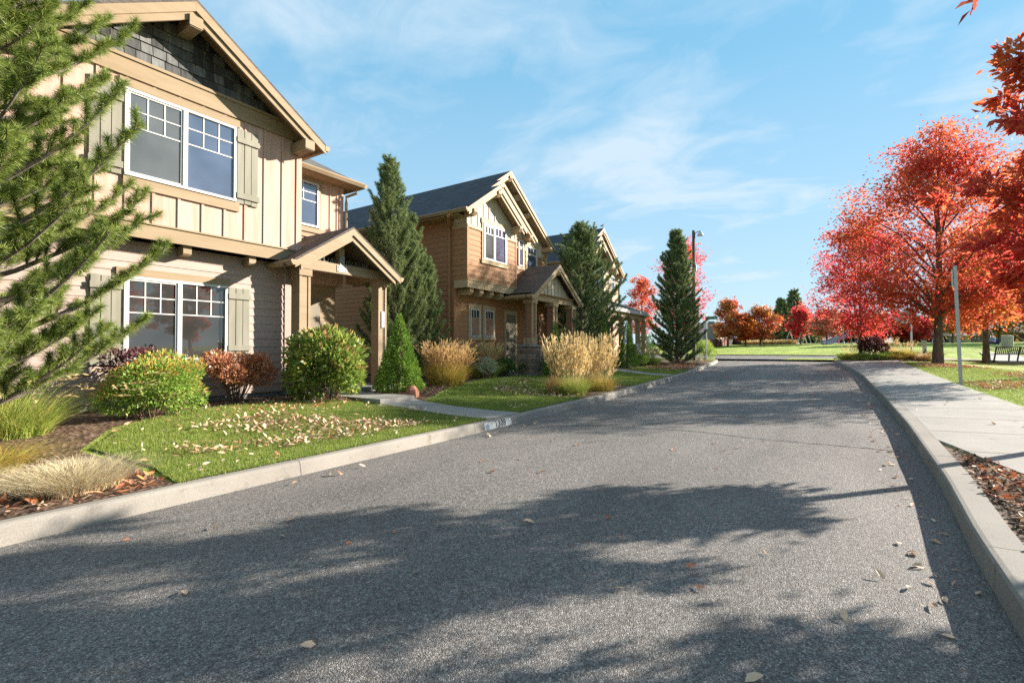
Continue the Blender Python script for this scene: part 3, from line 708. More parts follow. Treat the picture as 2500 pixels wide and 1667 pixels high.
# leaf litter (nobody could count it)
def zroad(s, t): return zr(s)+.012*(1-((t-1.9)/2.85)**2)
def lit(name, n, regs, size, mat, seed, thr=None, scale=2.0, zo=.03, hf=G, lift=.3):
    P = scatter(n, regs, seed, hf, zo)
    if thr is not None: P = patchy(P, seed+5, scale, thr)
    o = litter(name, P, size, mat, seed+9, lift); tag(o, kind='stuff'); return o
lit('leaf_litter', 2300, [(1, [(2.3, 5.6), (3.5, 5.25), (6.5, 5.1), (6.3, 6.3), (5.6, 7.3), (4.2, 7.2), (2.6, 6.8)])], .075, 'litter', 21, -.1, 1.6, .055)
lit('leaf_litter', 260, [(1, lawn1)], .07, 'litter', 22, None, 1.6, .055)
lit('leaf_litter', 2600, [(1, [(-4, 4.9), (1.9, 4.9), (1.9, 5.5), (1.2, 6.2), (-4, 6.5)]), (.25, [(5, 8.3), (3, 8.3), (2.2, 7.5), (6, 7.2)])], .07, 'litterred', 23, -.6, 2, .02)
lit('leaf_litter', 3000, [(2, [(7.8, 5.1), (10.6, 5.0), (11, 6), (13, 6.2), (12, 7.6), (9, 7.2)]), (1, [(9.5, 4.95), (15, 5.1), (14, 6.3), (10.3, 6)])], .075, 'litter', 25, .5, 1.6, .05)
lit('leaf_litter', 2600, [(1, [(19.6, 5.5), (30.5, 6.0), (31, 7.2), (22, 7.0), (19.6, 6.6)])], .09, 'litterred', 27, -.2, 1.2, .05)
lit('leaf_litter', 6000, [(1, [(-4, -.95), (3, -.95), (6, -1.1), (7.6, -1.25), (6.4, -1.45), (3, -2.05), (-4, -3.1)])], .075, 'litterred', 29, -.3, 2, .035)
lit('leaf_litter', 5200, [(1, [(16, -3.1), (30, -3.1), (31, -4.4), (24, -6.2), (18, -5.4)])], .085, 'litterred', 31, .3, 1.2, .05)
lit('leaf_litter', 420, [(1, [(3, -.66), (9.7, -.9), (22, -.9), (30, -.4), (30, .6), (22, -.3), (9.7, -.5), (3, -.35)])], .065, 'litter', 33, None, 2, .001, zroad, .04)
lit('leaf_litter', 420, [(2, [(18, -.9), (30, -.5), (32, .4), (24, 1.4), (17, .6)]), (1, [(10, 4.6), (28, 5.3), (24, 1), (12, 0)]), (.25, [(1, 4.5), (8, 4.6), (8, 0), (3, 0)])], .065, 'litterred', 35, None, 2, .001, zroad, .05)
lit('leaf_litter', 90, [(1, [(9, -1.3), (30, -1.2), (30, -2.8), (9, -2.9)])], .07, 'litter', 37, None, 2, .02, G, .15)
lit('leaf_litter', 120, [(1, [(-1, 4.45), (7, 4.5), (16, 4.75), (16, 4.6), (7, 4.35), (-1, 4.2)])], .075, 'litter', 39, .4, 1.2, .01, zroad, .2)
lit('bark_chips', 9000, [(2, [(-4, 4.88), (1.93, 4.88), (1.93, 5.6), (1.4, 6.8), (-4, 7)]), (2, [(5.6, 7.9), (4.6, 8.35), (3.3, 8.2), (3.3, 8.9), (6, 8.9), (6.1, 7.3)]), (1, [(7.1, 6.9), (8.6, 7.6), (10, 8.3), (8, 8.6), (7, 7.6)])], .045, 'chip', 41, None, 2, .012)
lit('bark_chips', 17000, [(1, [(-4, -.95), (3, -.95), (6, -1.08), (7.7, -1.22), (6.4, -1.47), (3, -2.07), (-4, -3.1)])], .045, 'chip', 43, None, 2, .022)
# the single dry leaves one can pick out on the near asphalt
big = [(1.25, 3.0), (2.25, 3.55), (2.05, 2.55), (1.35, 1.95), (2.15, .3), (2.9, -.05), (3.55, -.25), (1.55, 1.05), (3.2, 1.9), (1.8, 3.9), (3.55, .35), (2.0, 3.25)]
for i, (s, t) in enumerate(big):
    o = litter('fallen_leaf', np.array([[s, t, zroad(s, t)+.003]]), .085, 'litter', 300+i*3, .15)
    tag(o, 'single curled dry tan leaf lying on the near asphalt', 'leaf', 'single dry leaves on the near road')
# ------------------------------------------------------------------ houses
def lap_y(mb, x0, x1, y, z0, z1, c=.155):
    """lap siding facing -y"""
    z = z0
    while z < z1-.01:
        e = min(z+c, z1); mb.poly([(x0, y-.016, z), (x1, y-.016, z), (x1, y-.003, e), (x0, y-.003, e)]); mb.poly([(x0, y, z), (x1, y, z), (x1, y-.016, z), (x0, y-.016, z)]); z = e
    return mb
def lap_x(mb, x, y0, y1, z0, z1, c=.155):
    """lap siding facing -x"""
    z = z0
    while z < z1-.01:
        e = min(z+c, z1); mb.poly([(x-.016, y1, z), (x-.016, y0, z), (x-.003, y0, e), (x-.003, y1, e)]); mb.poly([(x, y1, z), (x, y0, z), (x-.016, y0, z), (x-.016, y1, z)]); z = e
    return mb
def window(par, x0, x1, z0, z1, y, sashes, rows, cols, glasses, fw=.045, grid_h=.42, mm=.02, frame='white', depth=.05):
    """vinyl window facing -y: frame with mullions and upper grid, one pane child per sash"""
    f = MB(); yo = y-depth
    f.box(x0, x1, yo, y, z1-fw, z1); f.box(x0, x1, yo-.012, y, z0, z0+fw); f.box(x0, x0+fw, yo, y, z0+fw, z1-fw); f.box(x1-fw, x1, yo, y, z0+fw, z1-fw)
    xs = [x0+fw]+[x0+(x1-x0)*q for q in sashes]+[x1-fw]
    panes = []
    for i in range(len(xs)-1):
        a, b = xs[i], xs[i+1]
        if i > 0: f.box(a-.035, a+.035, yo-.004, y, z0+fw, z1-fw); a += .035
        if i < len(xs)-2: b -= .035
        inner = .028 if (i == 0 and len(sashes)) else 0
        if inner:
            f.box(a, b, yo+.014, y, z1-fw-inner, z1-fw); f.box(a, b, yo+.014, y, z0+fw, z0+fw+inner); f.box(a, a+inner, yo+.014, y, z0+fw+inner, z1-fw-inner); f.box(b-inner, b, yo+.014, y, z0+fw+inner, z1-fw-inner)
        za, zb = z0+fw+inner, z1-fw-inner; a += inner; b -= inner
        gz0 = zb-(zb-za)*grid_h
        for c in range(1, cols): xx = a+(b-a)*c/cols; f.box(xx-mm/2, xx+mm/2, y-.027, y-.02, gz0, zb)
        for r in range(1, rows+1): zz = zb-(zb-gz0)*r/rows; f.box(a, b, y-.029, y-.02, zz-mm/2, zz+mm/2)
        panes.append((a, b, za, zb))
    w = f.build('window', MT[frame], par)
    for (a, b, za, zb), gm in zip(panes, glasses): MB().box(a, b, y-.018, y-.008, za, zb).build('pane', MT[gm], w)
    return w
def shutter(par, x0, x1, z0, z1, y, b0, b1):
    m = MB(); n = 3; w = (x1-x0)/n
    for i in range(n): m.box(x0+i*w+.006, x0+(i+1)*w-.006, y-.03-.004*(i % 2), y, z0+.01*(i % 2), z1-.008*(i % 2))
    m.box(x0-.01, x1+.01, y-.06, y-.036, b0-.05, b0+.05); m.box(x0-.01, x1+.01, y-.06, y-.036, b1-.05, b1+.05)
    return m.build('shutter', MT['sage'], par)
def rake(mb, xa, za, xl, xr, sl, y, w, th, slr=None):
    """barge boards of a gable facing -y; the top edge follows the roof"""
    slr = slr or sl
    if xl is not None: mb.prism_y([(xa, za), (xl, za-(xa-xl)*sl), (xl, za-(xa-xl)*sl-w), (xa, za-w*1.05)], y-th, y)
    mb.prism_y([(xa+.0015, za), (xa+.0015, za-w*1.05), (xr, za-(xr-xa)*slr-w), (xr, za-(xr-xa)*slr)], y-th, y)
def slab_y(mb, xa, za, xb, zb, y0, y1, th=.05):
    """one roof plane whose ridge runs along y"""
    mb.prism_y([(xa, za), (xb, zb), (xb, zb-th), (xa, za-th)], y0, y1)
def gutter_y(mb, x, z, y0, y1, side):
    mb.prism_y([(x, z), (x+side*.10, z), (x+side*.115, z-.03), (x+side*.07, z-.10), (x, z-.10)], y0, y1)
def gutter_x(mb, x0, x1, y, z):
    mb.prism_x([(y, z), (y-.10, z), (y-.115, z-.03), (y-.07, z-.10), (y, z-.10)], x0, x1)
def chain(par, x, y, z0, z1):
    mb = MB(); z = z1; i = 0
    while z > z0:
        h = .055; c = Vector((x, y, z-h/2)); pts = []
        for k in range(7):
            a = 2*math.pi*k/6; r = .014; q = r*math.cos(a)
            pts.append(c+Vector((q if i % 2 else 0, 0 if i % 2 else q, h*.62*math.sin(a))))
        mb.tube(pts, .0045, 4, cap=False); z -= h*.78; i += 1
    mb.lathe((x, y, z1), [(.02, 0), (.03, .1)], 8)
    return mb.build('rain_chain', MT['copper'], par)
def block(mb, x0, x1, y0, y1, z0, z1, ch=.05):
    """beam end with a chamfered lower nose, projecting towards -y"""
    mb.prism_x([(y1, z0), (y1, z1), (y0, z1), (y0, z0+ch), (y0+ch, z0)], x0, x1)
def text_mesh(name, s, size, mat, parent, loc, rot, align='CENTER', ext=.001):
    cu = bpy.data.curves.new(name, 'FONT'); cu.body = s; cu.size = size; cu.space_character = 1.12; cu.extrude = ext; cu.align_x = align; cu.align_y = 'CENTER'
    o = bpy.data.objects.new(name, cu); COL.objects.link(o)
    dg = bpy.context.evaluated_depsgraph_get(); me = bpy.data.meshes.new_from_object(o.evaluated_get(dg)); bpy.data.objects.remove(o)
    me.materials.clear(); me.materials.append(mat); o = bpy.data.objects.new(name, me); COL.objects.link(o)
    o.parent = parent; o.location = Vector(loc)-(wloc(parent) if parent else Vector()); o.rotation_euler = rot
    return o

# ---------------- tan house
def tan_house():
    h = thing('house', 'tan two-storey house with a shingled grey gable and sage shutters', 'house', (3.7, 9.4, .5))
    xl, xr = 1.5, 5.88; U, Lw = 9.1, 9.4; xa, za, sl = 3.68, 7.04, .63
    # upper wall (boards and battens)
    m = MB(); m.poly([(xl, U, 3.1), (xr, U, 3.1), (xr, U, za-.2-(xr-xa)*sl), (xa, U, za-.2), (xl, U, za-.2-(xa-xl)*sl)])
    m.box(xl, xr-.001, U+.002, 15, 3.1, 5.4); m.box(xl, xr, U+.002, Lw+.1, 3.1, 3.12)
    m.box(xr-.105, xr+.012, U-.022, U, 3.33, 5.5); m.box(xl-.012, xl+.105, U-.022, U, 3.33, 5.5); m.box(xr-.001, xr+.012, U-.02, U+.3, 3.33, 5.5)
    for i, b in enumerate(np.arange(xl+.33, xr-.12, .365)): [m.box(b-.02, b+.02, U-.02, U, z0, z1) for z0, z1 in (((3.33, 3.87), (5.55, 5.58)) if 2.82 < b < 4.63 else ((3.33, 5.58),))]
    m.build('wall', MT['tanwood'], h)
    # lower wall in lap siding
    m = MB(); lap_y(m, xl, xr-.06, Lw, .5, 3.1, .15); m.box(xl, xr, Lw+.003, 15, .5, 3.09); m.box(xr-.16, xr-.03, Lw-.03, Lw+.003, .5, 3.1)
    m.build('wall', MT['cream'], h)
    MB().box(xl-.02, xr, Lw+.02, 15, .1, .5).build('foundation', MT['found'], h)
    # shingled gable triangle
    m = MB(); z = 5.9; row = 0; g = np.random.default_rng(5)
    while z < za-.25:
        half = (za-.22-z)/sl; e = z+.165; x = xa-half+(.13 if row % 2 else .0)-.1
        while x < xa+half:
            w = g.uniform(.15, .24); a, b = max(x, xa-half), min(x+w-.012, xa+half)
            if b > a+.02:
                q = g.uniform(-.006, .006); m.poly([(a, U-.034, z+q), (b, U-.034, z+q), (b, U-.01, e+.02), (a, U-.01, e+.02)]); m.poly([(a, U-.005, z+q), (b, U-.005, z+q), (b, U-.034, z+q), (a, U-.034, z+q)])
            x += w
        z = e; row += 1
    m.build('gable_shingles', MT['shake'], h)
    # trims: frieze, heads, sills, floor band
    m = MB(); m.box(xl, xr, U-.045, U-.001, 5.58, 5.85); m.box(xl, xr, U-.07, U-.002, 5.85, 5.9)
    m.box(2.82, 4.63, U-.042, U-.001, 5.42, 5.55); m.box(2.88, 4.63, U-.042, U-.001, 3.87, 4.04)
    m.box(xl, xr+.03, U-.05, U-.003, 3.1, 3.33); m.box(xl, xr+.035, U-.075, U-.003, 3.33, 3.355); m.box(xr+.001, xr+.03, U-.003, U+.5, 3.1, 3.33)
    m.box(2.9, 4.63, Lw-.05, Lw-.002, 2.52, 2.65); m.box(2.95, 4.63, Lw-.05, Lw-.002, 1.03, 1.16)
    m.build('trim', MT['trim'], h)
    for b in (1.7, 2.75, 3.81, 4.92):
        k = MB(); block(k, b-.065, b+.065, U+.03, Lw, 2.94, 3.1, .03); k.build('beam_end', MT['trim'], h)
    window(h, 2.89, 4.57, 4.04, 5.41, U-.001, [.5], 2, 3, ['glassup', 'glassblue'])
    window(h, 3.0, 4.58, 1.16, 2.52, Lw-.012, [.5], 2, 3, ['glass', 'glass'])
    shutter(h, 4.585, 4.975, 4.03, 5.41, U-.008, 4.17, 5.2); shutter(h, 2.46, 2.86, 4.03, 5.41, U-.008, 4.17, 5.2)
    shutter(h, 4.6, 4.99, 1.1, 2.5, Lw-.018, 1.37, 2.34); shutter(h, 2.58, 2.97, 1.1, 2.5, Lw-.018, 1.37, 2.34)
    # main roof
    Y0 = 8.62; ex = 2.44
    m = MB(); slab_y(m, xa, za+.03, xa+ex, za+.03-ex*sl, Y0-.02, 15); slab_y(m, xa-.001, za+.03, xa-ex, za+.03-ex*sl, Y0-.02, 15); m.build('roof', MT['roofA'], h)
    m = MB(); slab_y(m, xa, za-.022, xa+ex-.02, za-.022-(ex-.02)*sl, Y0+.04, U+.02, .02); slab_y(m, xa-.001, za-.022, xa-ex+.02, za-.022-(ex-.02)*sl, Y0+.04, U+.02, .02)
    m.box(xr, xa+ex-.02, U, 15, 5.47, 5.49); m.build('soffit', MT['soffit'], h)
    m = MB(); rake(m, xa, za-.022, xa-ex, xa+ex, sl, Y0, .15, .025); rake(m, xa, za-.13, xa-ex+.35, xa+ex-.28, sl, Y0+.05, .16, .04); m.build('bargeboard', MT['trim'], h)
    for bx, bz in ((xa, za-.36), (xr-.13, 5.40), (xl+.13, 5.40)):
        k = MB(); k.box(bx-.09, bx+.09, Y0-.02, U, bz-.1, bz+.1); k.box(bx-.1, bx+.1, Y0-.035, Y0-.02, bz-.085, bz+.085); k.build('beam_end', MT['trim'], h)
    m = MB(); gutter_y(m, xa+ex-.02, za-ex*sl, Y0-.03, 15, 1); m.build('gutter', MT['trim'], h); m = MB(); gutter_y(m, xa-ex+.02, za-ex*sl, Y0-.03, 15, -1); m.build('gutter', MT['trim'], h)
    # right wing, set back
    W = 10.2
    m = MB(); m.box(xr, 7.74, W, 15, 2.9, 5.42); m.box(7.64, 7.752, W-.022, W, 3.0, 5.42); m.box(7.10, 7.13, W-.02, W, 3, 4.0)
    for b in (7.38, 7.58, 6.1): m.box(b-.02, b+.02, W-.018, W, 2.9, 5.4)
    m.build('wall', MT['tanwood'], h)
    m = MB(); m.box(xr, 7.55, W+.01, 15, .5, 2.9); lap_x(m, 7.55, W, 15, .5, 2.9); m.build('wall', MT['trim'], h)
    m = MB(); m.box(6.2, 7.09, W-.045, W-.001, 5.27, 5.36); m.box(7.045, 7.09, W-.045, W-.002, 4.2, 5.27); m.box(6.1, 7.2, W-.05, W-.003, 4.09, 4.2); m.box(6.1, 7.2, W-.04, W-.002, 3.97, 4.06); m.build('trim', MT['trim'], h)
    window(h, 6.25, 7.045, 4.22, 5.27, W-.001, [], 2, 2, ['glassblue'])
    m = MB(); m.add([(xr-.2, 9.78, 5.47), (8.02, 9.78, 5.47), (8.02, 15, 5.47), (6.9, 12, 6.75), (xr-.2, 11.9, 6.75), (xr-.2, 15, 6.75), (6.9, 15, 6.75)], [[0, 1, 3, 4], [1, 2, 6, 3], [4, 3, 6, 5]]); m.build('roof', MT['roofAx'], h)
    m = MB(); gutter_x(m, xr, 8.02, 9.78, 5.47); m.build('gutter', MT['trim'], h); m = MB(); gutter_y(m, 8.0, 5.47, 9.72, 15, 1); m.build('gutter', MT['trim'], h)
    MB().box(xr, 8.0, 9.78, W+.01, 5.36, 5.38).box(7.74, 8.0, W, 15, 5.36, 5.38).build('soffit', MT['soffit'], h)
    m = MB(); m.tube([(7.97, 9.95, 5.37), (7.97, 9.95, 5.27), (7.79, 10.12, 5.16), (7.79, 10.12, 5.0), (7.79, 10.12, 3.4)], .035, 8); m.build('downspout', MT['trim'], h)
    m = MB(); m.tube([(5.93, 9.55, 5.4), (5.93, 9.55, 3.55)], .04, 8); m.build('downspout', MT['tanwood'], h)
    # porch
    P0 = 8.5; pa, pz, ps = 6.72, 3.93, .655; pl_, pr_ = 5.38, 8.08
    p = MB(); slab_y(p, pa, pz+.03, pr_, pz+.03-(pr_-pa)*ps, P0-.02, W, .045); slab_y(p, pa-.001, pz+.03, pl_, pz+.03-(pa-pl_)*ps, P0-.02, W, .045); p.build('porch_roof', MT['roofA'], h)
    p = MB(); slab_y(p, pa, pz-.02, pr_-.02, pz-.02-(pr_-.02-pa)*ps, P0+.05, W-.01, .02); slab_y(p, pa-.001, pz-.02, pl_+.02, pz-.02-(pa-pl_-.02)*ps, P0+.05, W-.01, .02); p.box(5.95, 7.8, 8.95, W-.01, 3.2, 3.215); p.build('porch_ceiling', MT['trim'], h)
    p = MB(); rake(p, pa, pz-.018, pl_, pr_, ps, P0, .13, .025); rake(p, pa, pz-.115, pl_+.14, pr_-.14, ps, P0+.05, .15, .04); p.build('bargeboard', MT['trim'], h)
    p = MB(); gutter_y(p, pl_+.02, pz-(pa-pl_)*ps, P0-.03, 9.35, -1); p.build('gutter', MT['trim'], h); p = MB(); gutter_y(p, pr_-.02, pz-(pr_-pa)*ps, P0-.03, W, 1); p.build('gutter', MT['trim'], h)
    p = MB(); p.box(5.72, 8.03, 8.86, 9.02, 2.98, 3.18); p.box(5.74, 5.9, 9.02, W, 2.98, 3.18); p.box(7.85, 8.01, 9.02, W, 2.98, 3.18); p.box(pa-.07, pa+.07, 8.87, 9.0, 3.18, 3.82); p.build('porch_beam', MT['trim'], h)
    p = MB(); p.box(pa-.13, pa+.13, 8.848, 8.859, 3.01, 3.16); p.box(pa-.06, pa+.06, 8.85, 8.869, 3.16, 3.36)
    for bx, bz in ((-.09, 3.04), (.09, 3.04), (-.09, 3.13), (.09, 3.13), (0, 3.22), (0, 3.31)): p.tube([(pa+bx, 8.85, bz), (pa+bx, 8.838, bz)], .012, 6)
    p.build('bracket_plate', MT['gal'], h)
    for i0, i1 in ((0, 14), (17, 34)):
      sp = MB()
      for i in range(i0, i1):
        x = 6.0+i*.047
        if abs(x-pa) > .1: sp.tube([(x, 8.94, 3.18), (x+random.uniform(-.02, .02), 8.94+random.uniform(-.04, .04), 3.30)], [.0035, .002], 4)
      sp.build('bird_spikes', MT['metal'], h)
    for x0, x1 in ((5.74, 5.99), (7.77, 8.02)):
        q = MB(); q.box(x0+.025, x1-.025, 8.91, 9.13, .51, 2.84); q.box(x0, x1, 8.89, 9.15, .51, .7)
        q.box(x0, x0+.055, 8.895, 9.145, .7, 2.84); q.box(x1-.055, x1, 8.895, 9.145, .7, 2.84)
        q.box(x0-.02, x1+.02, 8.87, 9.17, 2.84, 2.975); q.build('post', MT['trim'], h)
    MB().box(5.7, 8.06, 8.62, 10.2, .3, .51).build('porch_floor', MT['found'], h)
    pq = MB().box(7.865, 7.945, 8.885, 8.909, 1.86, 2.24).build('number_plaque', MT['signwhite'], h)
    for i, dgt in enumerate('1308'): text_mesh('digit', dgt, .09, MT['gal'], pq, (7.905, 8.882, 2.19-.092*i), (R(90), 0, 0))
    chain(h, 5.31, 8.72, .45, 2.9); chain(h, 8.14, 8.75, .45, 2.85)
    MB().box(6.2, 7.1, W-.03, W+.008, .52, 2.55).build('entry_door', MT['door'], h)
    return h
tan_house()
# house number stencilled on the kerb
hn = thing('house_number', 'white painted kerb panel stencilled 1308 with a faded blue emblem', 'house number', (6.8, 4.69, 0))
def kerbface(mb, s0, s1, z0, z1, o):
    f = lambda z: 4.743+.005+.026*(z/.12)-o
    mb.poly([(s0, f(z0), z0), (s1, f(z0), z0), (s1, f(z1), z1), (s0, f(z1), z1)])
m = MB(); kerbface(m, 6.4, 7.2, .015, .128, .004); m.build('panel', MT['paint_white'], hn)
text_mesh('digits', '1308', .15, MT['paint_dark'], hn, (6.86, 4.7555, .072), (R(90-12), 0, 0), ext=.0006)
m = MB()
for k in range(5): kerbface(m, 6.43+.012*k, 6.53-.01*k+.02*(k % 2), .025+.018*k, .038+.018*k, .007)
for k in range(3): kerbface(m, 6.45+.03*k, 6.46+.03*k, .02, .105, .009)
m.build('emblem', MT['paint_blue'], hn)

# ---------------- houses of the second type (terracotta house and the ivory one beyond)
def craftsman(dx, dy, dz, wallmat, label, full=True, sl=.68, upper='ivory'):
    X = lambda x: x+dx
    h = thing('house', label, 'house', (13.5+dx, 9.5+dy, .5+dz))
    def B(mb, x0, x1, y0, y1, z0, z1): mb.box(x0+dx, x1+dx, y0+dy, y1+dy, z0+dz, z1+dz); return mb
    D = Vector((dx, dy, dz))
    def sh(mb):
        mb.v = [(a+dx, b+dy, c+dz) for a, b, c in mb.v]; return mb
    LX = 11.2; Y1, Y2, Y3, YL = 8.98, 9.3, 9.6, 9.48; BR = 13.87; MR = 15.05; RX = 16.95
    eave = 5.38
    # walls in lap siding
    m = MB(); lap_y(m, LX, BR, Y1, 3.4, 5.0); m.box(LX+.002, BR, Y1+.008, YL+.3, 3.2, 5.2); lap_x(m, LX, Y1, 22, 3.4, 5.42)
    lap_y(m, BR, MR, Y2, 3.2, 4.98); m.box(BR, MR, Y2+.008, Y3+.2, 3.2, 5.2); lap_y(m, MR, RX, Y3, 3.2, 4.98); m.box(LX+.004, RX, Y3+.006, 22, .5, 5.42)
    lap_y(m, LX, RX, YL, .5, 3.2); m.box(LX+.003, 13.3, YL+.004, Y3+.1, .5, 3.2); lap_x(m, LX, YL, 22, .5, 3.4)
    m.box(LX-.018, LX+.09, YL-.02, YL+.09, .5, 3.2); m.box(LX-.02, LX+.07, Y1-.022, Y1+.07, 3.4, 4.98); m.box(BR-.07, BR+.02, Y1-.022, Y1+.07, 3.4, 4.98)
    sh(m).build('wall', MT[wallmat], h)
    # board and batten gables
    m = MB()
    def gab(xa, za, xl, xr, y, z0, b0):
        pts = [(xl, z0), (xr, z0), (xr, max(z0, za-abs(xr-xa)*sl))]+([(xa, za)] if xl < xa < xr else [])+[(xl, max(z0, za-abs(xa-xl)*sl))]
        m.poly([(x, y-.006, z) for x, z in pts])
        for b in np.arange(b0, xr-.05, .3):
            t = za-abs(b-xa)*sl-.06
            if t > z0+.06 and b > xl+.04: m.box(b-.02, b+.02, y-.028, y-.006, z0, t)
    gab(12.36, 6.35, LX, BR, Y1, 5.0, LX+.2); gab(13.0, 6.8, BR, MR, Y2, 4.98, BR+.2); gab(13.9, 7.42, MR, RX, Y3, 4.98, MR+.1); gab(13.9, 7.42, LX+.2, MR, Y3-.002, 5.4, LX+.3)
    m.box(LX-.014, LX, Y1-.006, Y1+.5, 5.0, 5.36)
    sh(m).build('gable_boards', MT[upper], h)
    # trim
    m = MB(); m.box(LX-.03, BR+.03, Y1-.05, Y1-.001, 3.18, 3.4); m.box(LX-.035, BR+.035, Y1-.075, Y1-.002, 3.4, 3.425); m.box(LX-.03, LX-.001, Y1-.001, YL-.02, 3.18, 3.4)
    m.box(LX-.02, 11.9, Y1-.04, Y1-.001, 4.98, 5.07); m.box(13.28, BR+.02, Y1-.04, Y1-.001, 4.98, 5.07); m.box(BR+.02, MR, Y2-.035, Y2-.001, 4.93, 5.0); m.box(MR, RX+.02, Y3-.035, Y3-.001, 4.93, 5.0); m.box(LX-.035, LX-.017, Y1-.03, Y1+.55, 4.95, 5.06)
    m.box(11.86, 13.31, Y1-.05, Y1-.002, 5.25, 5.4); m.box(11.9, 11.98, Y1-.04, Y1-.003, 4.1, 5.25); m.box(13.2, 13.28, Y1-.04, Y1-.003, 4.1, 5.25); m.box(11.86, 13.31, Y1-.06, Y1-.002, 4.0, 4.12); m.box(11.84, 13.33, Y1-.075, Y1-.062, 4.10, 4.14)
    m.box(14.42, 14.86, Y2-.045, Y2-.002, 5.24, 5.36); m.box(15.48, 16.36, Y3-.045, Y3-.002, 5.24, 5.36); m.box(14.4, 14.9, Y2-.045, Y2-.002, 4.2, 4.32); m.box(16.25, 16.33, Y3-.04, Y3-.003, 4.3, 5.24); m.box(14.78, 14.85, Y2-.04, Y2-.003, 4.32, 5.24)
    m.box(MR-.05, MR+.03, Y2-.03, Y3, 3.2, 5.6); m.box(RX-.08, RX+.01, Y3-.03, Y3-.004, 3.2, 5.4)
    for a, b in ((11.94, 12.43), (12.7, 13.2)): m.box(a-.1, b+.1, YL-.05, YL-.002, 2.62, 2.77); m.box(a-.08, a, YL-.04, YL-.003, 1.72, 2.62); m.box(b, b+.08, YL-.04, YL-.003, 1.72, 2.62); m.box(a-.1, b+.1, YL-.06, YL-.002, 1.64, 1.73)
    m.box(13.84, 14.66, YL-.05, YL-.002, 2.56, 2.70); m.box(13.86, 13.96, YL-.045, YL-.003, .52, 2.56); m.box(14.54, 14.64, YL-.045, YL-.003, .52, 2.56)
    sh(m).build('trim', MT['h2trim'], h)
    k = MB()
    for b in (11.45, 11.95, 12.5, 13.05): block(k, b-.09, b+.09, Y1+.02, YL-.005, 2.98, 3.18, .09)
    sh(k)
    for i in range(4):
        q = MB(); block(q, (11.45, 11.95, 12.5, 13.05)[i]-.09, (11.45, 11.95, 12.5, 13.05)[i]+.09, Y1+.02, YL-.018, 2.98, 3.178, .09); sh(q).build('bracket', MT['h2trim'], h)
    q = MB(); block(q, LX-.012, LX+.12, Y1+.02, YL-.018, 2.98, 3.178, .09)
    window(h, 11.98+dx, 13.2+dx, 4.12+dz, 5.25+dz, Y1+dy-.012, [.46], 1, 3, ['glassup', 'glassblue'], grid_h=.22)
    window(h, 14.46+dx, 14.78+dx, 4.32+dz, 5.24+dz, Y2+dy-.012, [], 1, 1, ['glassblue'], grid_h=.22, fw=.035)
    window(h, 15.52+dx, 16.25+dx, 4.3+dz, 5.24+dz, Y3+dy-.012, [], 1, 3, ['glassblue'], grid_h=.3, fw=.035)
    for a, b in ((11.94, 12.43), (12.7, 13.2)):
        w = window(h, a+dx, b+dx, 1.74+dz, 2.62+dz, YL+dy-.016, [], 1, 3, ['glass'], grid_h=.3, fw=.035)
        bl = MB()
        for i in range(20): bl.box(a+.05, b-.05, YL-.05, YL-.038, 1.80+i*.028, 1.818+i*.028)
        sh(bl).build('blind', MT['blind'], w)
    dr = MB(); dr.box(13.96, 14.54, YL-.03, YL-.004, .5, 2.56); 
    for i in range(5): dr.box(14.03+i*.088, 14.1+i*.088, YL-.042, YL-.03, 1.25, 2.2)
    dr.box(14.03, 14.46, YL-.042, YL-.03, .65, 1.1); d = sh(dr).build('door', MT['door'], h)
    sh(MB().lathe((14.48, YL-.06, 1.45), [(.0, -.02), (.028, 0), (.0, .03)], 8)).build('door_handle', MT['gal'], d)
    # nested roofs sharing the left slope
    specs = ((12.36, 8.62, 6.48, 13.98), (13.0, 8.98, 6.92, 15.3), (13.9, 9.22, 7.53, 17.08))
    m = MB(); xe = 10.74; zl = lambda x: 7.53-(13.9-x)*sl
    m.add([(xe, 8.6, zl(xe)), (12.36, 8.6, zl(12.36)), (12.36, 8.96, zl(12.36)), (13.0, 8.96, zl(13.0)), (13.0, 9.2, zl(13.0)), (13.9, 9.2, zl(13.9)), (13.9, 22, zl(13.9)), (xe, 22, zl(xe))], [[0, 1, 2, 3, 4, 5, 6, 7]])
    b0 = len(m.v)
    for (xa, y, za, xr_), yb in zip(specs, (10.2, 10.2, 22)): slab_y(m, xa, zl(xa)+.001, xr_, zl(xa)-(xr_-xa)*sl, y-.02, yb, .05)
    sh(m).build('roof', MT['roofB'], h)
    m = MB()
    for i, (xa, y, za, xr_) in enumerate(specs):
        a0 = (xe, 12.36, 13.0)[i]
        z0 = zl(xa)-.005
        rake(m, xa, z0, (xe if i == 0 else a0+.1-i*.1), xr_, sl, y, .12, .025); rake(m, xa, z0-.11, (xe+.12 if i == 0 else a0-.25), xr_-.12, sl, y+.05, .13, .04)
    sh(m).build('bargeboard', MT['h2trim'], h)
    m = MB()
    for i, (xa, y, za, xr_) in enumerate(specs): slab_y(m, xa, zl(xa)-.06, xr_-.03, zl(xa)-.06-(xr_-.03-xa)*sl, y+.06, (Y1, Y2, Y3)[i]+.02, .02); slab_y(m, xa-.001, zl(xa)-.06, (xe+.03 if i == 0 else xa-.6), zl(xa)-.06-(xa-(xe+.03 if i == 0 else xa-.6))*sl, y+.06, (Y1, Y2, Y3)[i]+.02, .02)
    m.box(xe+.02, LX, Y1, 22, 5.26, 5.28); sh(m).build('soffit', MT['h2trim'], h)
    m = MB(); gutter_y(m, xe+.02, zl(xe)+.01, 8.58, 22, -1); sh(m).build('gutter', MT['trim'], h); m = MB()
    gutter_y(m, 17.06, zl(13.9)-3.16*sl, 9.2, 22, 1); sh(m).build('gutter', MT['trim'], h)
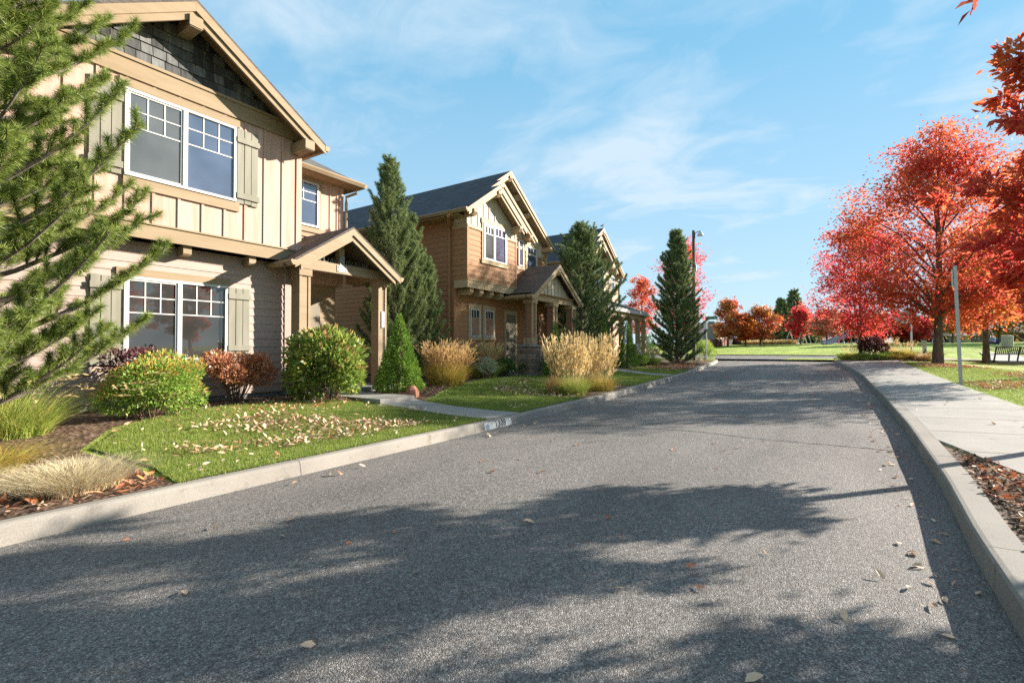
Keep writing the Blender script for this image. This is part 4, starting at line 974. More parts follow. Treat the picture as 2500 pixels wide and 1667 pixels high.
    for bx, bz, y, yw in ((12.36, 6.2, 8.6, Y1), (11.12, 5.34, 8.6, Y1), (13.6, 5.36, 8.6, Y1), (13.0, 6.66, 8.97, Y2), (14.86, 5.36, 8.97, Y2), (13.9, 7.26, 9.2, Y3), (16.75, 5.28, 9.2, Y3), (14.6, 6.8, 9.3, Y3), (15.3, 6.3, 9.3, Y3)):
        q = MB(); block(q, bx-.08, bx+.08, y-.02, yw, bz-.09, bz+.09, .09); sh(q).build('beam_end', MT['h2trim'], h)
    m = MB(); m.tube([(10.72, 9.3, 5.3), (10.72, 9.3, 5.22), (LX-.06, 9.62, 5.02), (LX-.06, 9.62, 4.8), (LX-.06, 9.62, .55)], .042, 8); sh(m).build('downspout', MT[wallmat], h)
    m = MB(); m.tube([(17.02, 9.4, 5.2), (16.98, 9.52, 5.08), (16.98, 9.55, 4.9), (16.98, 9.55, .6)], .04, 8); sh(m).build('downspout', MT['h2trim'], h)
    vp = MB(); vp.tube([(11.5, 13.6, 5.6), (11.5, 13.6, 6.25)], .035, 8); vp.lathe((11.5, 13.6, 5.85), [(.12, -.02), (.06, .08)], 8); sh(vp).build('roof_vent', MT['h2trim'], h)
    if not full: return h
    # gabled porch on stone plinths
    PY = 8.0; pa, pz = 15.2, 4.36; pl_, pr_ = 13.34, 17.06
    p = MB(); slab_y(p, pa, pz, pr_, pz-(pr_-pa)*sl, PY-.02, Y3, .05); slab_y(p, pa-.001, pz, pl_, pz-(pa-pl_)*sl, PY-.02, Y1+.3, .05); p.build('porch_roof', MT['roofA'], h)
    p = MB(); rake(p, pa, pz-.03, pl_, pr_, sl, PY, .13, .025); rake(p, pa, pz-.13, pl_+.15, pr_-.15, sl, PY+.05, .13, .04); p.build('bargeboard', MT['h2trim'], h)
    p = MB(); p.poly([(13.75, 8.3, 3.2), (16.65, 8.3, 3.2), (pa, 8.3, 4.2)])
    for b in np.arange(14.1, 16.5, .26): p.box(b-.018, b+.018, 8.275, 8.3, 3.2, 4.2-abs(b-pa)*sl-.02)
    p.build('gable_boards', MT['ivory'], h)
    p = MB(); p.box(13.6, 16.8, 8.22, 8.4, 2.99, 3.2); p.box(13.62, 16.78, 8.2, 8.22, 3.17, 3.21); p.box(13.6, 13.78, 8.4, YL, 2.99, 3.2); p.box(16.62, 16.8, 8.4, YL, 2.99, 3.2); p.build('porch_beam', MT['h2trim'], h)
    p = MB(); p.box(13.4, 17.0, 8.1, YL, 3.205, 3.215); p.build('porch_ceiling', MT['h2trim'], h)
    p = MB(); gutter_y(p, pl_+.02, pz-(pa-pl_)*sl+.01, PY-.03, 9.2, -1); p.build('gutter', MT['h2trim'], h); p = MB(); gutter_y(p, pr_-.02, pz-(pr_-pa)*sl+.01, PY-.03, Y3, 1); p.build('gutter', MT['h2trim'], h)
    q = MB(); block(q, pa-.08, pa+.08, PY-.02, 8.3, pz-.4, pz-.22, .08); q.build('beam_end', MT['h2trim'], h)
    for x0 in (13.56, 15.02, 16.5):
        q = MB(); x1 = x0+.3; q.box(x0+.03, x1-.03, 8.19, 8.43, 1.5, 2.86); q.build('post', MT['terrapost'], h)
        q = MB(); q.box(x0-.03, x1+.03, 8.13, 8.49, 2.86, 2.99); q.box(x0-.02, x1+.02, 8.14, 8.48, 1.5, 1.72); q.box(x0, x0+.06, 8.155, 8.19, 1.72, 2.86); q.box(x1-.06, x1, 8.155, 8.19, 1.72, 2.86); q.build('post_trim', MT['h2trim'], h)
        q = MB(); g = np.random.default_rng(int(x0*10)); z = .4
        while z < 1.43:
            e = z+g.uniform(.07, .12); x = x0-.12; o = 0
            while x < x1+.12:
                w = min(g.uniform(.12, .26), x1+.125-x)
                q.box(x+.004, x+w-.004, 8.03-g.uniform(0, .025), 8.6+g.uniform(0, .02), z+.004, min(e, 1.43)-.004); x += w
            z = e
        q.box(x0-.1, x1+.1, 8.06, 8.56, .4, 1.43); q.build('stone_plinth', MT['stone'], h)
        MB().box(x0-.15, x1+.15, 8.0, 8.62, 1.432, 1.5).build('plinth_cap', MT['concrete'], h)
    MB().box(13.3, 17.0, 8.0, YL, .3, .5).build('porch_floor', MT['found'], h)
    chain(h, 13.27, 8.2, .5, 3.0)
    m = MB(); m.tube([(15.9, 8.9, 3.2), (15.9, 8.9, 2.75)], .006, 5); m.lathe((15.9, 8.9, 2.62), [(.03, 0), (.05, .06), (.02, .13)], 8); m.build('hanging_lamp', MT['gal'], h)
    MB().box(15.4, 16.2, YL-.03, YL-.006, .52, 2.5).build('entry_door', MT['brownhouse'], h)
    return h
craftsman(0, 0, 0, 'terra', 'terracotta two-storey house with nested ivory gables and stone-footed porch')
h3 = craftsman(9.9, .7, .18, 'h2trim', 'pale house with slate roof and long columned porch, partly behind a pine', full=False)
# hipped porch of the pale house
PX0, PX1, PY0, PY1 = 20.0, 25.95, 8.15, 10.4
m = MB(); zt, ze = 4.1, 3.27
m.add([(PX0, PY0, ze), (PX1, PY0, ze), (PX1, 14, ze), (23.6, 10.3, zt+.05), (PX0, 10.3, zt+.05), (23.6, 14, zt+.05)], [[0, 1, 3, 4], [1, 2, 5, 3]]); m.build('porch_roof', MT['roofBx'], h3)
m = MB(); m.box(PX0, PX1, PY0-.02, PY0+.02, ze-.17, ze-.002); m.box(PX1-.02, PX1+.02, PY0+.02, 14, ze-.17, ze-.002); m.build('fascia', MT['white'], h3)
m = MB(); m.box(PX0, PX1-.02, PY0+.02, 10.3, ze-.19, ze-.17); m.box(PX0, PX1-.3, 8.3, 8.5, 2.9, ze-.19); m.box(PX1-.45, PX1-.28, 8.5, 14, 2.9, ze-.19); m.build('porch_beam', MT['h2trim'], h3)
for x in (20.4, 22.18, 23.4, 24.55, 25.5):
    q = MB(); q.box(x, x+.2, 8.3, 8.5, 1.5, 2.9); q.box(x-.05, x+.25, 8.25, 8.55, 2.78, 2.9); q.box(x-.04, x+.24, 8.26, 8.54, .6, .8); q.box(x, x+.2, 8.3, 8.5, .8, 1.5); q.build('post', MT['h2trim'], h3)
m = MB(); m.box(23.6, 24.55, 8.33, 8.47, .6, 1.5); m.build('porch_wall', MT['h2trim'], h3)
MB().box(23.55, 24.6, 8.27, 8.53, 1.5, 1.62).build('coping', MT['white'], h3)
MB().box(20, 26, 8.2, 10, .3, .62).build('porch_floor', MT['found'], h3)

# ---------------- far houses beyond the park
def far_house(label, x, y, w, d, zw, zr_, wm, rm, chimney=None, wins=(), z0=None, hip=.0):
    z0 = G(x, y)-.1 if z0 is None else z0
    h = thing('house', label, 'house', (x, y, z0)); a, b = x-w/2, x+w/2; c, e = y-d/2, y+d/2
    m = MB().box(a, b, c, e, z0, zw)
    m.build('wall', MT[wm], h)
    m = MB(); o = .5
    m.add([(a-o, c-o, zw-.1), (a-o, e+o, zw-.1), (b+o, c-o, zw-.1), (b+o, e+o, zw-.1), (x, c-o+hip*d, zr_), (x, e+o-hip*d, zr_)], [[0, 1, 5, 4], [3, 2, 4, 5], [0, 4, 2], [1, 3, 5], [0, 2, 3, 1]])
    r = m.build('roof', MT[rm], h)
    if chimney: MB().box(*chimney).build('chimney', MT['farroof'], h)
    for (u, v, zz0, zz1) in wins:   # windows in the wall that faces -x
        f = MB().box(a-.06, a-.001, u-.08, v+.08, zz0-.08, zz1+.08).build('window', MT['white'], h)
        MB().box(a-.08, a-.062, u, v, zz0, zz1).build('pane', MT['glass'], f)
    return h
# ------------------------------------------------------------------ planting
def gp(s, t, dz=0.0): return (s, t, G(s, t)+dz)
# front garden of the tan house
pine('pine_tree', 'large pine with long needles at the left edge, in front of the tan house', gp(.98, 7.25), 7.6, 1.72, 'needle', nwh=24, per=8, nl=.10, nw=.005, dens=1.15, seed=12, up=.85, tw=14, tuft=True, z0=.03, shape=.62, trunk=.10, twl=.36, inner=.28)
grass_clump('grass_clump', 'low pale dry fescue mound beside the kerb at the left edge', gp(1.38, 5.42), .34, .44, .34, 3200, 'fescue', .006, seed=41, droop=.9, hvar=.35)
grass_clump('grass_clump', 'tall green grass with pale arching plumes behind the near pine', gp(1.45, 7.75), .34, .95, .6, 1700, 'greenblade', .008, 'straw', 46, 1.2, .26, seed=43, plean=1.5, pdroop=1.2, plw=.01, pd=12, hvar=.6, phv=.6)
grass_clump('grass_clump', 'yellow-green arching grass under the near pine branches', gp(.95, 6.45), .36, .5, .5, 1500, 'goldblade', .007, seed=44, droop=1.1, hvar=.6)
bush('shrub', 'plum-leaved shrub below the ground floor window', gp(2.98, 8.8), .42, .35, .42, 'barberry', 3200, .055, 45, stems=12, zc=.62)
bush('shrub', 'broad green spirea with orange tips in front of the window', gp(2.85, 7.82), .7, .52, .45, 'spirea', 9000, .045, 46, tipmat='spireatip', tipn=1500, zc=.44, stems=24)
bush('shrub', 'small yellow-green spirea between the broad spirea and the bronze bush', gp(3.5, 8.55), .32, .3, .36, 'spirea', 2400, .045, 47, tipmat='spireatip', tipn=700, zc=.46)
bush('shrub', 'rounded bronze-leaved bush on bare twiggy stems', gp(4.42, 8.72), .56, .44, .4, 'brownleaf', 6600, .06, 48, zc=.56, stems=34, lw=.4, stemr=.009)
bush('shrub', 'big glossy green shrub in front of the tan porch', gp(5.72, 7.85), .72, .6, .74, 'shrub', 6500, .1, 49, tipmat='shrubtip', tipn=380, zc=.76, stems=26, core=.35)
spruce_cone('conifer', 'bright green dwarf spruce cone beside the step slab', gp(7.45, 7.86), 1.72, .54, 12000, .05, 50, rough=.05)
# stone edging by the step
rk = MB(); rk.lathe(gp(7.28, 7.3), [(.12, -.05), (.15, .05), (.13, .16), (.06, .24)], 7); rk.lathe(gp(7.13, 7.36), [(.1, -.05), (.11, .04), (.05, .1)], 6)
tag(rk.build('rock', simple('red_rock', (.32, .15, .1), (.2, .09, .06), 6, .9, .1, .6)), 'small reddish rock at the foot of the dwarf spruce by the slab', 'rock')
pine('pine_tree', 'tall two-leader pine between the tan and terracotta houses', gp(8.9, 9.75), 5.9, 1.05, 'needle2', nwh=22, per=8, nl=.085, nw=.0075, dens=.8, seed=52, up=1.15, tw=8, z0=.05, shape=.62, candle=.55, trunk=.09, leaders=[((.6, -.15), 4.5, .85, .75), ((1.15, -.25), 3.5, .7, .55)], twl=.45)
# front garden of the terracotta house
grass_clump('grass_clump', 'golden switch grass with rusty seed haze beside the dwarf spruce', gp(9.45, 8.25),   .42, 1.12, .42, 3200, 'goldblade', .008, 'tanhaze', 200, 1.12, .4, seed=53, plean=.8, pdroop=.4, plw=.07, hvar=.6, phv=.6, pd=12)
grass_clump('grass_clump', 'reddish fountain grass under the terracotta house windows', gp(12.15, 8.95), .3, .85, .5, 1500, 'greenblade', .009, 'straw', 130, 1.45, .3, seed=54, plean=.5)
bush('shrub', 'small silvery open shrub at the edge of the second lawn', gp(11.6, 8.55), .42, .3, .32, 'bluefescue', 900, .055, 55, zc=.36, stems=20, lw=.35)
bush('shrub', 'low dark rounded shrub below the olive door', gp(13.15, 8.95), .45, .35, .3, 'boxwood', 2600, .05, 56, zc=.3)
bush('shrub', 'clipped boxwood ball in front of the stone plinth', gp(14.0, 8.3-.75), .44, .4, .36, 'boxwood', 4200, .045, 57, zc=.35)
bush('shrub', 'tiny yellow-flowered plant between the low shrubs', gp(13.5, 8.4), .22, .2, .2, 'boxwood', 700, .05, 58, tipmat='spireatip', tipn=160, zc=.22, stems=8)
spruce_cone('conifer', 'dark dwarf spruce cone in front of the terracotta porch', gp(13.85, 7.45), 1.78, .42, 6500, .05, 59)
grass_clump('grass_clump', 'tall straw feather reed grass on the kerb strip, nearer of two', gp(10.95, 5.5), .42, .8, .36, 2400, 'greenblade', .009, 'straw', 190, 1.8, .4, seed=60, plean=.6, pdroop=.04, hvar=.6, plw=.006, pd=16, phv=.55, prad=1.0)
grass_clump('grass_clump', 'tall straw feather reed grass on the kerb strip, farther of two', gp(12.45, 5.45), .46, .72, .36, 2000, 'goldblade', .009, 'straw', 260, 2.05, .4, seed=61, plean=.6, pdroop=.04, hvar=.6, plw=.006, pd=16, phv=.5, prad=1.0)
grass_clump('grass_clump', 'orange-tinted grass tuft beside the feather reed grass', gp(10.6, 5.75), .16, .7, .2, 500, 'tanhaze', .008, seed=62, droop=.3)
pine('pine_tree', 'open pine with pale trunk between the terracotta and pale houses', gp(18.1, 8.55), 5.75, 2.2, 'needle2', nwh=19, per=8, nl=.11, nw=.011, dens=.6, seed=63, up=.75, tw=8, z0=.08, shape=.75, trunk=.08, twl=.42, candle=.2)
spruce_cone('conifer', 'slim dark spruce cone behind the feather reed grass', gp(17.5, 7.3), 2.1, .42, 5000, .055, 64)
spruce_cone('conifer', 'bright dwarf spruce cone in front of the columned porch', gp(20.6, 7.5), 2.05, .5, 6500, .055, 65)
bush('shrub', 'small bright green ball shrub beside the columned porch', gp(22.2, 7.35), .38, .36, .3, 'willow', 2200, .05, 66, zc=.3)
grass_clump('grass_clump', 'pale green grass tuft near the columned porch', gp(23.5, 7.3), .3, .7, .55, 1200, 'greenblade', .012, 'straw', 40, 1.3, .3, seed=67)
bush('shrub', 'dark shrub against the end of the columned porch', gp(26.6, 8.6), .7, .6, .8, 'boxwood', 3000, .07, 68, zc=.8)
pine('pine_tree', 'dense dark conical pine on the corner of the left kerb', gp(26.0, 6.75), 6.95, 1.62, 'needle2', nwh=30, per=9, nl=.12, nw=.013, dens=.62, seed=69, up=.7, tw=7, z0=.0, shape=.66, candle=.35, trunk=.09, twl=.4)
grass_clump('grass_clump', 'dry tan tuft at the foot of the dense corner pine', gp(27.2, 6.25), .35, .35, .35, 900, 'fescue', .012, seed=70)
bush('shrub', 'round yellow-green shrub at the street corner', gp(32.5, 6.75), .78, .75, .68, 'willow', 6000, .085, 71, zc=.68, lw=.3)
bush('shrub', 'small grey tuft plant beside the round corner shrub', gp(30.6, 6.7), .3, .3, .22, 'bluefescue', 600, .07, 72, zc=.22)
# corner bed on the park side
bush('shrub', 'dark purple smoke bush in the corner bed', gp(34.0, -2.0), .72, .65, .55, 'barberry', 4200, .09, 80, zc=.85, stems=10)
for i, (s, t, r, h_) in enumerate([(33.9, -.75, .75, .2), (33.3, -1.6, .7, .2), (34.5, -1.3, .7, .22), (33.5, -2.3, .65, .22), (34.2, -2.9, .7, .26)]):
    bush('groundcover', ['spreading yellow-green juniper at the kerb corner', 'spreading juniper at the end of the pavement', 'spreading juniper under the crimson maple trunk', 'spreading juniper in front of the smoke bush', 'spreading juniper below the fountain grass'][i], gp(s, t), r, r*.8, h_, 'willow' if i % 2 == 0 else 'spirea', 2400, .08, 81+i, group='junipers in the corner bed', zc=h_*.9, upd=.1, stems=5, lw=.35)
for i, (s, t, h_, lab, mt, pm) in enumerate([(34.5, -2.75, 1.15, 'tall pale fountain grass right behind the smoke bush', 'straw', 'straw'), (34.2, -3.45, .95, 'tan fountain grass beside the pet notice plate', 'goldblade', 'straw'), (34.0, -4.25, .7, 'low blond grass tuft beside the orange maple trunk', 'straw', None), (34.0, -.95, .75, 'short pink-tinged grass at the kerb corner', 'goldblade', 'straw'), (33.6, -2.9, .6, 'yellow-green grass at the end of the pavement', 'goldblade', None), (35.0, -4.6, .8, 'spiky dark-leaved plant behind the pet notice plate', 'oliveleaf', None)]):
    grass_clump('grass_clump', lab, gp(s, t), .35, h_, .5, 900, mt, .016, pm, 60 if pm else 0, 1.25, .25, seed=90+i, group='grasses in the corner bed', pd=12)

# maples and other trees on the park side
leaf_tree('maple_tree', 'big orange-red maple with a stout trunk right behind the sign post', gp(29.8, -4.2), 10.9, 2.3, 3.9, 'maple', 42, 11, 85, .15, .19, 'maples beside the pavement', seed=101, spread=.1, wide_at=.32, top_pow=1.0, cat='maple')
leaf_tree('maple_tree', 'orange maple beside the end of the bench', gp(35.3, -6.85), 7.6, 2.3, 2.75, 'mapleorange', 26, 10, 65, .15, .15, 'maples beside the pavement', seed=102, spread=.13, cat='maple')
leaf_tree('maple_tree', 'crimson maple in the corner bed', gp(33.9, -1.45), 8.1, 1.6, 2.6, 'maplered', 28, 9, 65, .15, .10, 'maples beside the pavement', seed=103, spread=.13, wide_at=.3, cat='maple')
leaf_tree('maple_tree', 'tall dark red maple leaning in at the right edge', gp(23.0, -6.4), 7.9, 2.6, 2.1, 'mapledark', 30, 9, 70, .14, .15, 'maples beside the pavement', seed=104, spread=.13, cat='maple')
leaf_tree('maple_tree', 'orange-red maple nearest the camera, its leaves overhanging the right edge', gp(9.45, -3.15), 5.15, 1.5, 1.0, 'maple', 22, 7, 120, .11, .08, 'maples beside the pavement', seed=105, spread=.105, cat='maple', leaf_w=.45, lean=(-.85, .65), top_pow=.5)
tb_tree = leaf_tree('maple_tree', 'maple beyond the right edge that shades the nearest asphalt', gp(6.9, -4.15), 6.2, 1.5, 1.35, 'maple', 22, 8, 130, .11, .08, 'maples beside the pavement', seed=106, spread=.105, top_pow=.6, cat='maple', leaf_w=.45, lean=(-.5, .4))
# a long limb of that maple hangs its dark leaves into the top right corner
_b = np.array(gp(6.9, -4.15)); _e = np.array((4.02, -.62, 3.66)); _m = MB(); _pts = [_b+np.array((-.2, .15, 2.5)), (_b+np.array((0, 0, 3.0))+_e)/2+np.array((0, 0, .45)), _e]; _m.tube(_pts, [.03, .018, .005], 6, cap=False)
rng = np.random.default_rng(77); _P, _D = [], []
for _k in range(9):
    _q = .55+.45*_k/8; _c = np.array(_pts[1])*(1-(_q-.5)*2)+_e*((_q-.5)*2); _o = rng.normal(0, .2, 3)*np.array((1, 1, .25)); _m.tube([_c, _c+_o+np.array((0, 0, -.03))], [.006, .003], 4, cap=False)
    for _j in range(9): _P.append(_c+_o*rng.uniform(.2, 1.15)); _D.append(rng.normal(0, .5, 3)+np.array((-.4, .3, -.55)))
_m.build('branch', MT['bark'], tb_tree); _V, _F = leaves(np.array(_P), np.array(_D), .115, .4); link_mesh('leaves', _V, _F, MT['mapledark'], tb_tree)
# far trees round the park
far = [('orange-red rounded maple behind the columned porch', 51, 16.9, 8.1, 2.2, 1.75, 'maple', 111), ('tall crimson maple behind the street lamp', 51.6, 12.5, 12.2, 2.0, 2.75, 'maplered', 112),
       ('tall red and olive maple at the rust fence end', 71.4, 11.7, 6.6, 1.2, 1.9, 'mixleaf', 113), ('low bright orange-red maple between two larger trees', 73.0, 9.8, 4.4, 1.0, 1.5, 'mapleorange', 114), ('broad brown-red maple in front of the dark fence', 74.5, 8.1, 5.5, 1.0, 2.25, 'mixleaf', 115),
       ('small scarlet maple in front of the far spruce', 83.8, 3.7, 5.6, 1.5, 1.75, 'maplered', 116), ('thin faded copper maple left of the slide', 81.2, .5, 4.8, 1.3, 2.1, 'paleleaf', 117), ('dull crimson maple right of the play tower', 75, -5.0, 3.7, .9, 1.9, 'mapledark', 118),
       ('small scarlet tree behind the basketball hoop', 76, -8.4, 3.4, .8, 1.5, 'maplered', 119), ('broad olive-gold tree beyond the bench', 83, -17.4, 6.6, 1.3, 4.2, 'oliveleaf', 120), ('dark olive tree at the right edge of the park', 84, -23.2, 7.5, 1.2, 4.4, 'oliveleaf', 121), ('olive and rust tree in front of the brown house', 86, -13.6, 6.6, 1.5, 3.2, 'oliveleaf', 122)]
for lab, s, t, H, z0, r, mt, sd in far:
    leaf_tree('park_tree', lab, gp(s, t), H, z0, r, mt, 20, 7, 34, .34 if s > 60 else .24, .13, 'autumn trees round the park', seed=sd, spread=.15)
leaf_tree('park_tree', 'bare-topped small dark tree beside the white house', gp(78, 14.0), 3.6, 1.0, .9, 'oliveleaf', 10, 4, 12, .3, .08, 'autumn trees round the park', seed=130)
for i, (lab, s, t, H, r) in enumerate([('tall blue-green spruce behind the scarlet maple', 104, 5.7, 9.9, 5.0), ('shorter spruce left of the tall spruce', 101, 7.6, 8.0, 4.4), ('dark fir behind the play tower', 101, -2.2, 5.2, 2.5), ('dark fir right of the play tower', 98, -5.4, 5.0, 2.6), ('dark spreading fir left of the brown house', 90, -9.6, 4.8, 2.7), ('low dark fir between spruce and copper maple', 106, 2.8, 4.2, 2.4)]):
    pine('fir_tree', lab, gp(s, t), H, r, 'needledk' if i > 1 else 'needle2', nwh=21, per=9, nl=.3, nw=.075, dens=.1, seed=140+i, up=-.05, tw=5, z0=.03, shape=1.05, trunk=.12, twl=.4, group='dark firs beyond the park', cat='fir')
hb = grass_clump('grass_clump', 'long band of golden grass along the dark fence', gp(80.5, 11.2), .1, 1.1, .3, 20, 'straw', .05, seed=150)
for i, (s, t) in enumerate([(80.6, 10.4), (81.3, 9.2), (82, 8.1), (82.7, 7.0), (83.3, 5.9), (84, 4.9)]):
    grass_clump('grass_clump', ['golden grass at the left end of the dark fence', 'golden grass second along the dark fence', 'golden grass third along the dark fence', 'golden grass fourth along the dark fence', 'golden grass fifth along the dark fence', 'rounded tan grass at the right end of the dark fence'][i], gp(s, t), .7, 1.2, .5, 500, 'straw', .06, seed=151+i, group='golden grasses by the dark fence')

# ------------------------------------------------------------------ street furniture
def sign_post():
    b = gp(17.9, -2.98); h = thing('parking_sign', 'narrow white parking sign on a leaning grey post by the pavement', 'road sign', b)
    top = Vector((b[0]-.05, b[1]+.10, b[2]+3.3)); bb = Vector(b); d = top-bb; at = lambda z: bb+d*(z/3.3)
    m = MB(); m.bar(bb-d*.03, top, .075, .05, (1, 0, 0)); m.build('post', MT['metal'], h)
    # plate turned almost edge-on to the camera
    ax = Vector((.93, -.36, 0)); ux = Vector((-.36, -.93, 0)); c = at(2.95)+ux*-.04
    c = at(2.95)-Vector((.36, .93, 0))*-.045
    def plate(w, z0, z1, o, th, off=0):
        mb = MB(); p0 = c+ax*(off-w/2)+Vector((0, 0, z0))+Vector((-.36, .93, 0)).normalized()*0; n = Vector((-ax.y, ax.x, 0))
        q = [p0+n*o, p0+ax*w+n*o, p0+ax*w+n*o+Vector((0, 0, z1-z0)), p0+n*o+Vector((0, 0, z1-z0))]
        return mb.extrude([tuple(v) for v in q], tuple(n*th))
    s = plate(.3, -.24, .24, 0, .004).build('plate', MT['signwhite'], h)
    plate(.15, .0, .13, .0042, .0012).build('symbol', MT['signred'], s)
    for z0, z1, w in ((-.1, -.06, .2), (-.17, -.13, .16), (.16, .2, .22)): plate(w, z0, z1, .0042, .0012).build('lettering', MT['gal'], s)
    m = MB(); 
    for z in (.15, -.15): m.tube([tuple(c+Vector((0, 0, z))-Vector((.02, .02, 0))), tuple(c+Vector((0, 0, z))+Vector((.02, .02, 0)))], .008, 6)
    m.build('bolt', MT['metal'], h)
sign_post()
def street_lamp():
    b = gp(30.0, 6.78); h = thing('street_lamp', 'dark timber lamp post with one small cone lamp at its top', 'street lamp', b)
    top = 8.42; m = MB(); m.add(*[[(b[0]+x, b[1]+y, z) for z, r in ((b[2]-.1, .09), (top, .075)) for x, y in ((-r, -r), (r, -r), (r, r), (-r, r))], [[0, 1, 5, 4], [1, 2, 6, 5], [2, 3, 7, 6], [3, 0, 4, 7], [4, 5, 6, 7]]]); m.build('post', MT['postwood'], h)
    ar = Vector((.5505, -.8348, 0)); p = Vector((b[0], b[1], top-.2))
    m = MB(); m.tube([p+ar*.08, p+ar*.2+Vector((0, 0, .12)), p+ar*.36+Vector((0, 0, .16))], .025, 8); m.build('bracket_arm', MT['gal'], h)
    q = p+ar*.4+Vector((0, 0, -.1)); m = MB(); m.lathe(q, [(.2, 0), (.19, .03), (.07, .24), (.03, .3)], 14); sh = m.build('lamp_shade', MT['signwhite'], h)
    MB().lathe(q, [(.05, -.03), (.07, .02), (.04, .08)], 10).build('bulb', MT['paint_white'], sh)
    m = MB(); m.box(b[0]-.08, b[0]+.08, b[1]-.15, b[1]-.1, 6.0, 6.35); m.build('control_box', MT['gal'], h)
street_lamp()
def street_name():
    b = gp(31.6, 6.42); h = thing('street_sign', 'green street name sign on a thin post beside the corner pine', 'street sign', b)
    m = MB(); m.tube([b, (b[0], b[1], 3.62)], .03, 8); m.build('post', MT['metal'], h)
    z0, z1 = 3.17, 3.36
    pl_ = MB().box(b[0]-.012, b[0]+.012, b[1]-.66, b[1]+.06, z0, z1).build('name_plate', MT['signgreen'], h)
    MB().box(b[0]-.36, b[0]+.36, b[1]-.012, b[1]+.012, z1+.02, z1+.2).build('name_plate', MT['signgreen'], h)
    text_mesh('lettering', 'S Pillar Dr', .135, MT['signwhite'], pl_, (b[0]-.014, b[1]-.3, (z0+z1)/2), (R(90), 0, R(-90)))
street_name()
def bench():
    b = Vector(gp(35.45, -7.25)); ax = Vector((.5505, -.8348, 0)); fw = Vector((.8348, .5505, 0)); up = Vector((0, 0, 1)); L = 2.5
    h = thing('bench', 'black metal slatted park bench seen from behind, beside the path', 'bench', tuple(b))
    P = lambda a, f_, z: tuple(b+ax*a+fw*f_+up*z)
    m = MB(); m.bar(P(0, -.08, .82), P(L, -.08, .82), .05, .035); m.bar(P(0, .02, .46), P(L, .02, .46), .05, .03)
    for i in range(25): a = .06+i*(L-.12)/24; m.bar(P(a, -.075, .82), P(a, .015, .46), .055, .012, tuple(fw))
    m.build('backrest', MT['black'], h)
    m = MB()
    for i in range(25): a = .06+i*(L-.12)/24; m.bar(P(a, .02, .43), P(a, .48, .42), .045, .012, (0, 0, 1))
    m.bar(P(0, .48, .42), P(L, .48, .42), .05, .03); m.build('seat', MT['black'], h)
    for a in (.0, .62*2, L):
        m = MB(); m.bar(P(a, -.1, .84), P(a, .06, 0), .05, .05, tuple(ax)); m.build('leg', MT['black'], h)
        m = MB(); m.bar(P(a, .46, .42), P(a, .5, 0), .05, .05, tuple(ax)); m.build('leg', MT['black'], h)
        m = MB(); m.tube([P(a, -.04, .62), P(a, .25, .66), P(a, .48, .6), P(a, .5, .42)], .022, 6); m.build('armrest', MT['black'], h)
bench()
def notice():
    b = gp(34.4, -4.25); h = thing('notice_plate', 'slim white pet notice plate with dark bars in front of the blond grass', 'notice', b)
    m = MB(); m.tube([b, (b[0], b[1], b[2]+1.05)], .022, 6); m.build('post', MT['metal'], h)
    ax = Vector((.5505, -.8348, 0)); n = Vector((-.8348, -.5505, 0)); c = Vector(b)+n*.03
    def pl_(a0, a1, z0, z1, o, th=.006):
        p = [c+ax*a0+n*o+Vector((0, 0, z0)), c+ax*a1+n*o+Vector((0, 0, z0)), c+ax*a1+n*o+Vector((0, 0, z1)), c+ax*a0+n*o+Vector((0, 0, z1))]
        return MB().extrude([tuple(v) for v in p], tuple(n*th))
    s = pl_(-.12, .12, .3, 1.08, 0).build('plate', MT['signwhite'], h)
    for z in (.72, .82, .93, 1.0): pl_(-.1, .1, z, z+.035, .0075, .002).build('lettering', MT['gal'], s)
    q = pl_(-.08, .05, .42, .5, .0075, .002); q2 = pl_(.0, .08, .5, .62, .0075, .002); q.add(q2.v, q2.f); q.build('pictogram', MT['paint_dark'], s)
notice()
def hoop():
    b = Vector(gp(52.8, -5.7)); h = thing('basketball_hoop', 'grey basketball backboard on a bent pole, seen from behind', 'basketball hoop', tuple(b)); ax = Vector((.5505, -.8348, 0)); fw = Vector((.8348, .5505, 0))
    m = MB(); m.tube([b, b+Vector((0, 0, 2.3)), b-ax*.05+fw*.1+Vector((0, 0, 2.55)), b-ax*.15+fw*.7+Vector((0, 0, 2.75))], .065, 8); m.build('pole', MT['metal'], h)
    c = b-ax*.2+fw*.75+Vector((0, 0, 2.95)); m = MB(); p = [c-ax*.9+Vector((0, 0, -.45)), c+ax*.9+Vector((0, 0, -.45)), c+ax*.9+Vector((0, 0, .6)), c-ax*.9+Vector((0, 0, .6))]; m.extrude([tuple(v) for v in p], tuple(fw*.05)); bd = m.build('backboard', MT['backboard'], h)
    m = MB(); m.bar(c-fw*.03-ax*.1+Vector((0, 0, -.3)), c-fw*.03-ax*.25+Vector((0, 0, .55)), .05, .03); m.bar(c-fw*.03+Vector((0, 0, -.3)), c-fw*.03+ax*.05+Vector((0, 0, .55)), .05, .03); m.build('brace', MT['gal'], bd)
    m = MB(); pts = [c+fw*(.3+.23*math.cos(a))+ax*.23*math.sin(a)+Vector((0, 0, -.2)) for a in np.linspace(0, 2*math.pi, 17)]; m.tube(pts, .012, 5, cap=False); m.build('rim', MT['signred'], h)
hoop()
